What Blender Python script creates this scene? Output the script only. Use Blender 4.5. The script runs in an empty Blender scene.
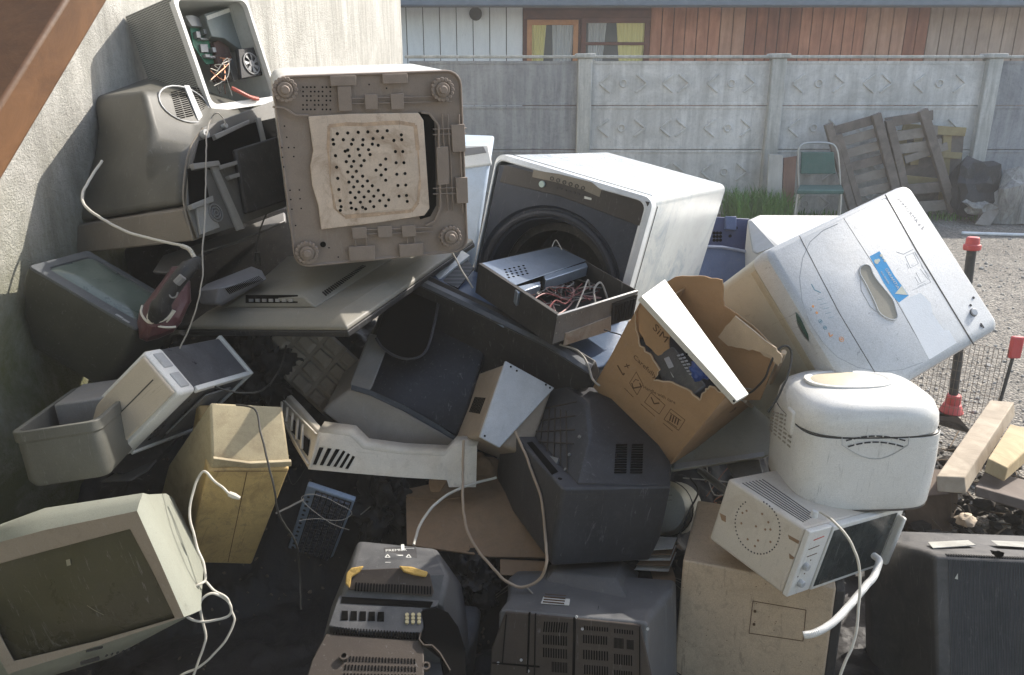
import bpy, bmesh, math, random
import numpy as np
from mathutils import Vector, Matrix, Quaternion, noise
random.seed(7)
SC = bpy.context.scene
COL = SC.collection
# ------------------------------------------------------------- camera
PITCH = math.radians(18.24); CAMH = 1.65; FPX = 780.0
cam_d = bpy.data.cameras.new('camera'); cam = bpy.data.objects.new('camera', cam_d)
COL.objects.link(cam); SC.camera = cam
cam_d.lens = FPX / 1024 * 36; cam_d.sensor_width = 36; cam_d.clip_end = 500; cam_d.clip_start = .05
cam.location = (0, 0, CAMH); cam.rotation_euler = (math.pi / 2 - PITCH, 0, 0)
C0 = Vector((0, 0, CAMH)); FW = Vector((0, math.cos(PITCH), -math.sin(PITCH)))
UPV = Vector((0, math.sin(PITCH), math.cos(PITCH))); RT = Vector((1, 0, 0))
def ray(px, py): return FW + RT * ((px - 512) / FPX) + UPV * ((337.5 - py) / FPX)
def U(px, py, z): return C0 + ray(px, py) * z                       # a point at distance z into the scene
def UY(px, py, Y): d = ray(px, py); return C0 + d * (Y / d.y)       # a point on the upright plane y = Y
def UG(px, py, zg=0.0): d = ray(px, py); return C0 + d * ((zg - CAMH) / d.z)
# ------------------------------------------------------------- materials
MATS = {}
def new_mat(name):
    m = bpy.data.materials.new(name); m.use_nodes = True
    nt = m.node_tree; nt.nodes.clear()
    out = nt.nodes.new('ShaderNodeOutputMaterial'); b = nt.nodes.new('ShaderNodeBsdfPrincipled')
    nt.links.new(b.outputs[0], out.inputs[0]); MATS[name] = m
    return m, nt, b
def N(nt, t, **kw):
    n = nt.nodes.new(t)
    for k, v in kw.items():
        if k in n.inputs.keys(): n.inputs[k].default_value = v
        else: setattr(n, k, v)
    return n
def ramp(nt, fac, a, b, lo=(0,0,0,1), hi=(1,1,1,1)):
    r = nt.nodes.new('ShaderNodeValToRGB'); r.color_ramp.elements[0].position = a; r.color_ramp.elements[1].position = b
    r.color_ramp.elements[0].color = lo; r.color_ramp.elements[1].color = hi
    nt.links.new(fac, r.inputs[0]); return r.outputs[0]
def mixc(nt, fac, a, b, mode='MIX'):
    m = nt.nodes.new('ShaderNodeMix'); m.data_type = 'RGBA'; m.blend_type = mode
    for s, v in ((0, fac), (6, a), (7, b)):
        if isinstance(v, (int, float)): m.inputs[s].default_value = v
        elif isinstance(v, tuple): m.inputs[s].default_value = v if len(v) == 4 else v + (1,)
        else: nt.links.new(v, m.inputs[s])
    return m.outputs[2]
def mth(nt, op, a, b=0.0, c=None):
    m = nt.nodes.new('ShaderNodeMath'); m.operation = op
    for s, v in ((0, a), (1, b), (2, c)):
        if v is None: continue
        if isinstance(v, (int, float)): m.inputs[s].default_value = v
        else: nt.links.new(v, m.inputs[s])
    return m.outputs[0]
def noi(nt, vec, scale, detail=6, rough=.6, dist=0):
    n = N(nt, 'ShaderNodeTexNoise', Scale=scale, Detail=detail, Roughness=rough, Distortion=dist)
    nt.links.new(vec, n.inputs['Vector']); return n.outputs['Fac']
def mat(name, col, rough=.5, metal=0., dust=.35, dcol=(.33,.30,.25), var=.18, scale=5, bump=.12, bscale=220,
        stain=0., scol=(.12,.07,.035), scratch=.25, coat=0., stretch=None, spec=None):
    """aged hard surface: uneven colour, settled dust, stains, fine scratches"""
    if name in MATS: return MATS[name]
    m, nt, b = new_mat(name); L = nt.links.new
    tc = N(nt, 'ShaderNodeTexCoord'); vec = tc.outputs['Object']
    if stretch:
        mp = N(nt, 'ShaderNodeMapping'); mp.inputs['Scale'].default_value = stretch; L(vec, mp.inputs[0]); vec2 = mp.outputs[0]
    else: vec2 = vec
    n1 = noi(nt, vec2, scale, 12, .7, .25)
    lo = tuple(max(0, c * (1 - var)) for c in col) + (1,); hi = tuple(min(1, c * (1 + var)) for c in col) + (1,)
    c = ramp(nt, n1, .3, .7, lo, hi)
    if stain:
        n2 = noi(nt, vec2, scale * 1.7, 10, .7, .8)
        c = mixc(nt, mth(nt, 'MULTIPLY', ramp(nt, n2, .5, .72), stain), c, scol)
    rf = rough
    if dust:
        g = N(nt, 'ShaderNodeNewGeometry'); sx = N(nt, 'ShaderNodeSeparateXYZ'); L(g.outputs['Normal'], sx.inputs[0])
        upn = mth(nt, 'MAXIMUM', sx.outputs['Z'], 0.0)
        n3 = noi(nt, vec, 9, 10, .72, .5)
        d = mth(nt, 'MULTIPLY', ramp(nt, n3, .28, .78), mth(nt, 'MULTIPLY_ADD', upn, .75, .35))
        d = mth(nt, 'MULTIPLY', d, dust * 1.3); d = mth(nt, 'MINIMUM', d, .92)
        c = mixc(nt, d, c, dcol)
        rf = mth(nt, 'ADD', mth(nt, 'MULTIPLY', d, .5), rough)
    if scratch:
        bl = noi(nt, vec, 26, 12, .78, 1.2); c = mixc(nt, mth(nt, 'MULTIPLY', ramp(nt, bl, .53, .66), scratch * (1.2 if sum(col)/3 < .42 else .38)), c, tuple(x*.55 + .01 for x in dcol))
        fs = noi(nt, vec, 420, 3, .7); c = mixc(nt, scratch * .9, c, mixc(nt, 1.0, c, ramp(nt, fs, .3, .7, (.55,.55,.55,1), (1.5,1.5,1.5,1)), 'MULTIPLY'))
        v = N(nt, 'ShaderNodeTexNoise', Scale=38., Detail=4., Roughness=.8, Distortion=2.5); mp2 = N(nt, 'ShaderNodeMapping')
        mp2.inputs['Scale'].default_value = (1, 1, .12); mp2.inputs['Rotation'].default_value = (.5, .3, .8); L(vec, mp2.inputs[0]); L(mp2.outputs[0], v.inputs['Vector'])
        s = mth(nt, 'MULTIPLY', ramp(nt, v.outputs['Fac'], .61, .66), scratch * 1.5)
        lum = sum(col) / 3
        c = mixc(nt, s, c, tuple(min(1, x * .55 + .18) for x in col) if lum < .25 else tuple(x * .5 for x in col))
        sp = noi(nt, vec, 160, 3, .6)
        c = mixc(nt, mth(nt, 'MULTIPLY', ramp(nt, sp, .66, .74), scratch), c, tuple(x * .45 + .02 for x in dcol))
    L(c, b.inputs['Base Color'])
    if isinstance(rf, float): b.inputs['Roughness'].default_value = rf
    else: L(rf, b.inputs['Roughness'])
    b.inputs['Metallic'].default_value = metal
    if spec is None and sum(col)/3 < .06: spec = .28
    if spec is not None: b.inputs['Specular IOR Level'].default_value = spec
    if coat: b.inputs['Coat Weight'].default_value = coat
    if bump:
        bp = N(nt, 'ShaderNodeBump', Strength=bump, Distance=.004)
        h = mth(nt, 'ADD', noi(nt, vec, bscale, 4, .6), mth(nt, 'MULTIPLY', noi(nt, vec, 14, 4), 1.6)); L(h, bp.inputs['Height']); L(bp.outputs[0], b.inputs['Normal'])
    return m
def wood(name, a, b_, sc=(3, 3, 40), rough=.8, grey=0.):
    if name in MATS: return MATS[name]
    m, nt, b = new_mat(name); L = nt.links.new
    tc = N(nt, 'ShaderNodeTexCoord'); mp = N(nt, 'ShaderNodeMapping'); mp.inputs['Scale'].default_value = sc; L(tc.outputs['Object'], mp.inputs[0])
    n1 = noi(nt, mp.outputs[0], 1.6, 10, .7, 1.2); c = ramp(nt, n1, .3, .72, a + (1,), b_ + (1,))
    n2 = noi(nt, tc.outputs['Object'], 3, 5); c = mixc(nt, mth(nt, 'MULTIPLY', ramp(nt, n2, .4, .7), .45), c, tuple(x * .55 for x in a))
    oi = N(nt, 'ShaderNodeObjectInfo'); L(c, b.inputs['Base Color']); b.inputs['Roughness'].default_value = rough
    bp = N(nt, 'ShaderNodeBump', Strength=.35, Distance=.006); L(n1, bp.inputs['Height']); L(bp.outputs[0], b.inputs['Normal'])
    return m
# ------------------------------------------------------------- frames
class Plane:
    """flat face with a real position: px() finds the point of it seen along one line of sight"""
    def __init__(s, o, n, inv=None):
        s.o = Vector(o); s.n = Vector(n).normalized(); s.inv = inv
    def px(s, x, y, h=0.):
        o = C0.copy(); d = ray(x, y)
        if s.inv: o = s.inv @ o; d = s.inv.to_3x3() @ d
        t = ((s.o + s.n * h) - o).dot(s.n) / d.dot(s.n)
        return o + d * t
FN = {'+x': (1,0,0), '-x': (-1,0,0), '+y': (0,1,0), '-y': (0,-1,0), '+z': (0,0,1), '-z': (0,0,-1)}
def wplane(a, b, c):
    n = (b - a).cross(c - a).normalized()
    if n.dot(C0 - a) < 0: n = -n
    return Plane(a, n)
class Thing:
    def __init__(s, name, label, cat, pose=None, loc=None, group=None):
        s.root = bpy.data.objects.new(name, None); COL.objects.link(s.root); s.root.empty_display_size = .05
        s.root['label'] = label; s.root['category'] = cat
        if group: s.root['group'] = group
        s.local = pose is not None
        if pose:
            t, q, D = POSE[pose]; s.M = Matrix.Translation(t) @ Quaternion(q).to_matrix().to_4x4(); s.D = Vector(D)
        else:
            s.M = Matrix.Translation(loc if loc is not None else (0,0,0))
        s.root.matrix_world = s.M; s.inv = s.M.inverted()
    def face(s, f, off=0.):
        n = Vector(FN[f]); return Plane(Vector((n.x*s.D.x, n.y*s.D.y, n.z*s.D.z)) / 2 + n * off, n, s.inv)
    def W(s, p): return s.M @ Vector(p)
    def part(s, name, mb, m, parent=None, **kw):
        return mb.build(name, m, parent=parent or s.root, inv=None if s.local else s.inv, **kw)
def solo(name, label, cat, mb, m, group=None, kind=None, **kw):
    """a thing that is one mesh; its origin sits at the foot of it"""
    vs = [Vector(v) for v in mb.v]
    c = sum(vs, Vector()) / len(vs); c.z = min(v.z for v in vs)
    o = mb.build(name, m, inv=Matrix.Translation(-c), **kw); o.location = c
    if kind: o['kind'] = kind
    if label: o['label'] = label
    if cat: o['category'] = cat
    if group: o['group'] = group
    return o
class MB:
    def __init__(s): s.v = []; s.f = []; s.mi = []
    def add(s, vs, fs, mi=0):
        b = len(s.v); s.v += [Vector(v) for v in vs]; s.f += [[b + i for i in f] for f in fs]; s.mi += [mi] * len(fs); return s
    def prism(s, poly, vec, mi=0):
        n = len(poly); poly = [Vector(p) for p in poly]; vec = Vector(vec)
        return s.add(poly + [p + vec for p in poly], [list(range(n))[::-1], list(range(n, 2*n))] + [[i, (i+1) % n, n + (i+1) % n, n + i] for i in range(n)], mi)
    def hexa(s, a, b, mi=0): return s.add(list(a) + list(b), [[3,2,1,0],[4,5,6,7]] + [[i, (i+1) % 4, 4 + (i+1) % 4, 4 + i] for i in range(4)], mi)
    def box(s, c, d, R=None, mi=0):
        c = Vector(c); h = Vector(d) / 2
        P = [Vector((x*h.x, y*h.y, z*h.z)) for z in (-1,1) for x, y in ((-1,-1),(1,-1),(1,1),(-1,1))]
        if R is not None: P = [R @ p for p in P]
        P = [p + c for p in P]; return s.hexa(P[:4], P[4:], mi)
    def bb(s, x0, x1, y0, y1, z0, z1, mi=0): return s.box(((x0+x1)/2, (y0+y1)/2, (z0+z1)/2), (x1-x0, y1-y0, z1-z0), None, mi)
    def loft(s, rings, cap0=True, cap1=True, closed=True, mi=0):
        n = len(rings[0]); vs = [p for r in rings for p in r]; fs = []
        for k in range(len(rings) - 1):
            for i in range(n if closed else n - 1): fs.append([k*n + i, k*n + (i+1) % n, (k+1)*n + (i+1) % n, (k+1)*n + i])
        if cap0: fs.append(list(range(n))[::-1])
        if cap1: fs.append([(len(rings)-1)*n + i for i in range(n)])
        return s.add(vs, fs, mi)
    def tube(s, pts, r, n=8, closed=False, mi=0):
        pts = [Vector(p) for p in pts]; rings = []; prev = None
        m = len(pts)
        for i, p in enumerate(pts):
            if closed: t = pts[(i+1) % m] - pts[i-1]
            else: t = pts[min(i+1, m-1)] - pts[max(i-1, 0)]
            t.normalize()
            a = (prev - t * prev.dot(t)) if prev is not None else t.orthogonal()
            if a.length < 1e-6: a = t.orthogonal()
            a.normalize(); prev = a; b = t.cross(a); rr = r[i] if isinstance(r, (list, tuple)) else r
            rings.append([p + (a * math.cos(2*math.pi*k/n) + b * math.sin(2*math.pi*k/n)) * rr for k in range(n)])
        if closed: rings.append(rings[0])
        return s.loft(rings, not closed, not closed, mi=mi)
    def cyl(s, p, ax, r, h, n=20, r2=None, mi=0):
        p = Vector(p); ax = Vector(ax).normalized(); a = ax.orthogonal().normalized(); b = ax.cross(a); r2 = r if r2 is None else r2
        R = lambda q, rr: [q + (a*math.cos(2*math.pi*k/n) + b*math.sin(2*math.pi*k/n)) * rr for k in range(n)]
        return s.loft([R(p, r), R(p + ax*h, r2)], mi=mi)
    def annulus(s, p, ax, r0, r1, h, n=28, mi=0):
        p = Vector(p); ax = Vector(ax).normalized(); a = ax.orthogonal().normalized(); b = ax.cross(a)
        R = lambda rr, hh: [p + ax*hh + (a*math.cos(2*math.pi*k/n) + b*math.sin(2*math.pi*k/n)) * rr for k in range(n)]
        return s.loft([R(r0,0), R(r1,0), R(r1,h), R(r0,h), R(r0,0)], False, False, mi=mi)
    def hull(s, pts, mi=0):
        bm = bmesh.new()
        for p in pts: bm.verts.new(Vector(p))
        r = bmesh.ops.convex_hull(bm, input=bm.verts)
        bmesh.ops.delete(bm, geom=[g for g in r['geom_interior'] if isinstance(g, bmesh.types.BMVert)], context='VERTS')
        bmesh.ops.dissolve_limit(bm, angle_limit=.03, verts=bm.verts, edges=bm.edges)
        bm.verts.index_update(); s.add([v.co.copy() for v in bm.verts], [[v.index for v in f.verts] for f in bm.faces], mi); bm.free(); return s
    # drawing on a face
    def pxpoly(s, pl, pts, h0=-.002, h1=.002, mi=0):
        a = [pl.px(x, y, 0) for x, y in pts]; return s.prism([p + pl.n*h0 for p in a], pl.n*(h1-h0), mi)
    def pxslots(s, pl, q, nx, ny, fx=.5, fy=.5, h0=-.001, h1=.0015, skip=None, mi=0):
        TL, TR, BR, BL = [pl.px(x, y) for x, y in q]
        P = lambda u, v: (TL*(1-u) + TR*u)*(1-v) + (BL*(1-u) + BR*u)*v
        for j in range(ny):
            for i in range(nx):
                if skip and skip(i, j): continue
                u0 = (i + .5 - fx/2)/nx; u1 = (i + .5 + fx/2)/nx; v0 = (j + .5 - fy/2)/ny; v1 = (j + .5 + fy/2)/ny
                s.prism([P(u0,v0) + pl.n*h0, P(u1,v0) + pl.n*h0, P(u1,v1) + pl.n*h0, P(u0,v1) + pl.n*h0], pl.n*(h1-h0), mi)
        return s
    def pxdots(s, pl, pts, r, h0=-.001, h1=.0015, n=10, mi=0):
        for x, y in pts: s.cyl(pl.px(x, y) + pl.n*h0, pl.n, r, h1-h0, n, mi=mi)
        return s
    def pxline(s, pl, pts, w=.002, h=.001, closed=False, mi=0):
        a = [pl.px(x, y, h*.2) for x, y in pts]
        if closed: a.append(a[0])
        for p, q in zip(a, a[1:]):
            d = (q - p); 
            if d.length < 1e-6: continue
            t = d.normalized().cross(pl.n) * w/2; s.prism([p - t, q - t, q + t, p + t], pl.n*h, mi)
        return s
    def build(s, name, m, parent=None, inv=None, bevel=0., smooth=True, angle=35, seg=2, sub=0, solid=0.):
        me = bpy.data.meshes.new(name); vs = [(inv @ v) if inv else v for v in s.v]
        me.from_pydata([tuple(v) for v in vs], [], s.f); 
        ms = m if isinstance(m, (list, tuple)) else [m]
        for k in ms: me.materials.append(k)
        me.polygons.foreach_set('material_index', s.mi)
        bm = bmesh.new(); bm.from_mesh(me); bmesh.ops.recalc_face_normals(bm, faces=bm.faces); bm.to_mesh(me); bm.free()
        o = bpy.data.objects.new(name, me); COL.objects.link(o)
        if parent is not None: o.parent = parent
        if solid: d = o.modifiers.new('solid', 'SOLIDIFY'); d.thickness = solid; d.offset = 0
        if bevel:
            d = o.modifiers.new('bevel', 'BEVEL'); d.width = bevel; d.segments = seg; d.limit_method = 'ANGLE'; d.angle_limit = math.radians(40); d.harden_normals = False
        if sub: d = o.modifiers.new('sub', 'SUBSURF'); d.levels = sub; d.render_levels = sub
        if smooth:
            me.polygons.foreach_set('use_smooth', [True]*len(me.polygons)); me.set_sharp_from_angle(angle=math.radians(angle))
        me.update(); return o
def rr(cx, cz, w, h, r, y, n=5):
    """rounded rectangle in the xz plane at depth y"""
    r = min(r, w/2 - 1e-4, h/2 - 1e-4); P = []
    for qx, qz, a0 in ((1,1,0),(-1,1,90),(-1,-1,180),(1,-1,270)):
        for k in range(n):
            a = math.radians(a0 + 90*k/(n-1)); P.append(Vector((cx + qx*(w/2-r) + r*math.cos(a), y, cz + qz*(h/2-r) + r*math.sin(a))))
    return P
def rz(cx, cy, w, d, r, z, n=6):
    return [Vector((p.x, p.z, z)) for p in rr(cx, cy, w, d, r, 0, n)]
def spline(pts, n=8, closed=False):
    pts = [Vector(p) for p in pts]; m = len(pts); out = []
    for i in range(m if closed else m - 1):
        g = (lambda k: pts[k % m]) if closed else (lambda k: pts[max(0, min(m-1, k))])
        p0, p1, p2, p3 = g(i-1), g(i), g(i+1), g(i+2)
        for k in range(n):
            t = k/n; out.append(.5*((2*p1) + (p2-p0)*t + (2*p0-5*p1+4*p2-p3)*t*t + (3*p1-p0-3*p2+p3)*t**3))
    if not closed: out.append(pts[-1])
    return out
def cable(name, label, px, r, m, cat='cable', extra=None, group=None, rib=0):
    P = spline([p if isinstance(p, Vector) else U(*p) for p in px], 7); sd_ = len(COL.objects) * .37
    P = [p + noise.noise_vector(p*9 + Vector((sd_,0,0)))*.004 + noise.noise_vector(p*32 + Vector((0,sd_,0)))*.0018 for p in P]
    if rib: P = spline(P, 3); r = [r*(1 + rib*(i % 2)) for i in range(len(P))]
    mb = MB(); mb.tube(P, r, 10)
    if extra: extra(mb, P)
    return solo(name, label, cat, mb, m, group)
def text_part(name, body, size, t, pl, px, xdir_px, m, parent=None, h=.0005):
    """lettering lying on a face: origin at pixel px, running towards xdir_px"""
    cu = bpy.data.curves.new(name, 'FONT'); cu.body = body; cu.size = size; cu.extrude = .0001; cu.resolution_u = 2
    cu.materials.append(m)
    tmp = bpy.data.objects.new('tmp_text', cu); COL.objects.link(tmp)
    dg = bpy.context.evaluated_depsgraph_get(); me = bpy.data.meshes.new_from_object(tmp.evaluated_get(dg)); bpy.data.objects.remove(tmp)
    o = bpy.data.objects.new(name, me); COL.objects.link(o); me.name = name
    a = pl.px(*px, h); x = (pl.px(*xdir_px, h) - a).normalized(); z = pl.n; y = z.cross(x)
    R = Matrix((x, y, z)).transposed().to_4x4(); Mx = Matrix.Translation(a) @ R
    if not t.local: Mx = t.inv @ Mx
    o.parent = parent or t.root; o.matrix_local = Mx
    if not me.materials: me.materials.append(m)
    return o
# real position, turn and size of each rigid thing in the heap
POSE={
 'open_case':((-1.2414,3.3582,1.7244),(0.83425,-0.08071,-0.09459,0.53719),(0.394,0.261,0.423)),
 'washer_underside':((-0.5099,2.7542,1.4031),(0.98852,0.02823,-0.01372,0.14779),(0.559,0.633,0.571)),
 'dark_set':((-1.3118,2.3615,0.9370),(0.69136,-0.67398,0.23622,0.10948),(0.357,0.201,0.195)),
 'front_loader':((0.3596,3.2870,0.8262),(0.96333,-0.00678,0.10678,-0.24606),(0.624,1.047,0.962)),
 'desktop':((0.1468,2.5753,0.9672),(0.93028,0.12078,0.02324,0.34562),(0.372,0.394,0.110)),
 'flat_set':((-0.6055,2.7417,0.9721),(0.97980,0.03818,-0.06433,-0.18547),(0.621,0.937,0.060)),
 'white_case':((-1.0216,2.1577,0.7600),(0.90859,-0.06018,0.39372,-0.12583),(0.158,0.370,0.292)),
 'bin':((-1.1774,1.9952,0.7240),(0.99471,-0.04344,-0.05372,0.07604),(0.207,0.413,0.154)),
 'yellow':((-0.8716,2.1337,0.4715),(0.93862,0.14900,0.19724,0.24060),(0.225,0.253,0.424)),
 'monitor':((-1.0379,1.7179,0.4716),(0.98586,-0.05420,-0.15644,-0.02570),(0.435,0.301,0.246)),
 'keyboard':((-0.6341,2.2429,0.2535),(0.52547,0.82995,0.10784,-0.15308),(0.154,0.439,0.025)),
 'centre_set':((0.2016,2.1729,0.4460),(0.98178,-0.02893,0.08031,0.16977),(0.351,0.493,0.223)),
 'beige':((-0.0289,2.3712,0.6042),(0.92581,-0.27321,0.21488,0.14851),(0.188,0.248,0.247)),
 'carton':((0.5158,2.2101,0.8246),(0.86653,0.24086,0.21143,-0.38265),(0.353,0.254,0.452)),
 'top_loader':((1.0013,2.6024,0.7984),(0.84455,0.46600,-0.01811,0.26315),(0.600,0.521,0.941)),
 'bread':((0.9449,1.9809,0.6937),(0.99980,0.00338,-0.00040,0.01979),(0.343,0.268,0.271)),
 'oven':((0.8179,1.9000,0.4824),(0.95117,0.02767,0.09547,0.29223),(0.442,0.264,0.192)),
 'cabinet':((0.7254,1.9847,0.1367),(0.98549,-0.05248,0.00747,-0.16123),(0.397,0.431,0.450)),
 'ribbed_set':((1.3029,1.7850,0.2215),(0.97978,-0.17897,-0.01514,-0.08817),(0.364,0.322,0.450)),
 'vented_set':((0.2129,1.7737,0.1346),(0.97200,-0.19099,-0.02350,-0.13485),(0.375,0.494,0.358)),
 'broken_set':((-0.3465,1.8286,0.1678),(0.98075,-0.18039,0.06917,0.02840),(0.300,0.611,0.359)),
}
# ============================================================= light, sky, render
SC.view_settings.view_transform = 'Standard'; SC.view_settings.look = 'None'; SC.view_settings.gamma = 1
SC.view_settings.exposure = EXPO = 1.02
w = bpy.data.worlds.new('World'); SC.world = w; w.use_nodes = True; wn = w.node_tree
sky = wn.nodes.new('ShaderNodeTexSky'); sky.sky_type = 'NISHITA'; sky.sun_disc = False
SUN = Vector((.68, .51, .64)).normalized()
sky.sun_elevation = math.asin(SUN.z); sky.sun_rotation = math.atan2(SUN.x, SUN.y); sky.air_density = 1.2; sky.dust_density = 2.0
bg = wn.nodes['Background']; bg.inputs[1].default_value = .15; wn.links.new(sky.outputs[0], bg.inputs[0])
sl = bpy.data.lights.new('sun', 'SUN'); sl.energy = 3.7; sl.angle = math.radians(.6); sl.color = (1, .94, .85)
so = bpy.data.objects.new('sun', sl); COL.objects.link(so); so.rotation_euler = SUN.to_track_quat('Z', 'Y').to_euler(); so.location = (4, 4, 6)
# ============================================================= materials of the setting
def concrete(name, a, b_, dark, moss=None, bump=.5, sc=1., streak=1.):
    m, nt, b = new_mat(name); L = nt.links.new
    tc = N(nt, 'ShaderNodeTexCoord'); v = tc.outputs['Object']
    n1 = noi(nt, v, 1.1*sc, 12, .75, .6); c = ramp(nt, n1, .36, .62, a + (1,), b_ + (1,))
    mp = N(nt, 'ShaderNodeMapping'); mp.inputs['Scale'].default_value = (5, 5, .5); L(v, mp.inputs[0])
    n2 = noi(nt, mp.outputs[0], 1.3*sc, 8, .7, .3); c = mixc(nt, mth(nt, 'MULTIPLY', ramp(nt, n2, .42, .68), .85*streak), c, dark)
    n3 = noi(nt, v, 22*sc, 8, .75); c = mixc(nt, mth(nt, 'MULTIPLY', ramp(nt, n3, .5, .75), .5), c, tuple(x*.55 for x in a))
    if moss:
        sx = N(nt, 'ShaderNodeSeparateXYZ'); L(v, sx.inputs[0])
        lowm = ramp(nt, mth(nt, 'MULTIPLY_ADD', sx.outputs['Z'], .5, mth(nt, 'MULTIPLY', noi(nt, v, 1.3, 5), .55)), .78, 1.50, (1,1,1,1), (0,0,0,1))  # moss stain, also puts the low wall's shade into its colour
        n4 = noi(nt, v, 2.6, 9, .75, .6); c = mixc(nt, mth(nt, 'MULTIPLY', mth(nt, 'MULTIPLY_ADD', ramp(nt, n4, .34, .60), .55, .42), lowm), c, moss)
    L(c, b.inputs['Base Color']); b.inputs['Roughness'].default_value = .95
    bp = N(nt, 'ShaderNodeBump', Strength=bump, Distance=.012)
    L(mth(nt, 'ADD', noi(nt, v, 90*sc, 6, .7), mth(nt, 'MULTIPLY', noi(nt, v, 25*sc, 4, .6), .8)), bp.inputs['Height']); L(bp.outputs[0], b.inputs['Normal'])
    return m
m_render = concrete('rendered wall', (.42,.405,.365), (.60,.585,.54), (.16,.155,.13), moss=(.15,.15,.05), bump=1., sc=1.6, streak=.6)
m_panel = concrete('fence concrete', (.46,.455,.43), (.74,.725,.69), (.25,.245,.22), bump=.3, sc=1.2, streak=.6)
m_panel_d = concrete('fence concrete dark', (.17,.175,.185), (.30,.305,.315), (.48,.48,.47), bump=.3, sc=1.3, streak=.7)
m_post = concrete('fence post', (.42,.42,.39), (.58,.57,.53), (.25,.25,.22), bump=.3, sc=1.5)
def ground_mat():
    m, nt, b = new_mat('gravel ground'); L = nt.links.new; v = N(nt, 'ShaderNodeTexCoord').outputs['Object']
    vo = N(nt, 'ShaderNodeTexVoronoi', Scale=62.); L(v, vo.inputs['Vector'])
    c1 = ramp(nt, noi(nt, v, 1.2, 8, .7), .3, .7, (.175,.16,.14,1), (.30,.28,.25,1))
    sp = N(nt, 'ShaderNodeSeparateColor'); L(vo.outputs['Color'], sp.inputs[0])
    c = mixc(nt, .75, c1, ramp(nt, sp.outputs[0], .1, 1., (.45,.45,.45,1), (1.7,1.65,1.55,1)), 'MULTIPLY')
    c = mixc(nt, ramp(nt, noi(nt, v, 9, 6, .7), .55, .8), c, (.12,.11,.095))
    L(c, b.inputs['Base Color']); b.inputs['Roughness'].default_value = .95
    bp = N(nt, 'ShaderNodeBump', Strength=.9, Distance=.02); L(mth(nt, 'ADD', mth(nt, 'MULTIPLY', vo.outputs['Distance'], -1.2), noi(nt, v, 60, 5)), bp.inputs['Height']); L(bp.outputs[0], b.inputs['Normal'])
    return m
m_ground = ground_mat()
mb = MB(); mb.add([(-60,-40,0),(60,-40,0),(60,80,0),(-60,80,0)], [[0,1,2,3]])
solo('ground', None, None, mb, m_ground, kind='structure', smooth=False)
# added volume over the yard, imitates lens haze
mb = MB(); mb.bb(-61, 61, -41, 81, -1, 6.0)
hz_ = bpy.data.materials.new('haze'); hz_.use_nodes = True; hn = hz_.node_tree; hn.nodes.clear()
ho = hn.nodes.new('ShaderNodeOutputMaterial'); hv = hn.nodes.new('ShaderNodeVolumePrincipled'); hv.inputs['Color'].default_value = (1,.98,.94,1); hv.inputs['Density'].default_value = .006; hv.inputs['Anisotropy'].default_value = .0
hn.links.new(hv.outputs[0], ho.inputs['Volume'])
o = mb.build('haze', hz_, smooth=False); o['kind'] = 'stuff'; o['label'] = 'added thin volume imitating lens haze over the whole yard'; o['category'] = 'haze'
# loose stones
def rock_into(mb, c, s, seed, flat=.7):
    rnd = random.Random(seed); bm = bmesh.new(); bmesh.ops.create_icosphere(bm, subdivisions=1, radius=1)
    q = Quaternion((rnd.random()-.5, rnd.random()-.5, rnd.random()-.5, rnd.random()-.5)).normalized().to_matrix()
    vs = []
    for v in bm.verts:
        p = v.co * (rnd.uniform(.62, 1.1)); p = q @ Vector((p.x*s.x, p.y*s.y, p.z*s.z)) if isinstance(s, Vector) else q @ (p*s); p.z *= flat; vs.append(p + Vector(c))
    mb.add(vs, [[v.index for v in f.verts] for f in bm.faces]); bm.free()
mb = MB(); rnd = random.Random(3)
for i in range(3600):
    y = 2.6 + 7.2*rnd.random()**1.4; x = rnd.uniform(.9, 1.2 + .68*y)
    rock_into(mb, (x, y, .004), rnd.uniform(.004, .013) * (1 + 1.2*(rnd.random() < .05)), i)
m_stone = mat('loose stones', (.34,.325,.30), .95, dust=0, var=.45, scale=11, scratch=0)
o = solo('loose_gravel', 'small grey stones scattered over the yard behind the heap', 'gravel', mb, m_stone, kind='stuff', smooth=False)
# ------------------------------------------------------------- left wall
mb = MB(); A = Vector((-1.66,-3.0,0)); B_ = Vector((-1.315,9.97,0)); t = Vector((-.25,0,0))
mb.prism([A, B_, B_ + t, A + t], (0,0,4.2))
solo('rendered_wall', 'tall rough grey rendered wall with mossy stains rising left of the heap', 'wall', mb, m_render, smooth=False)
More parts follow.
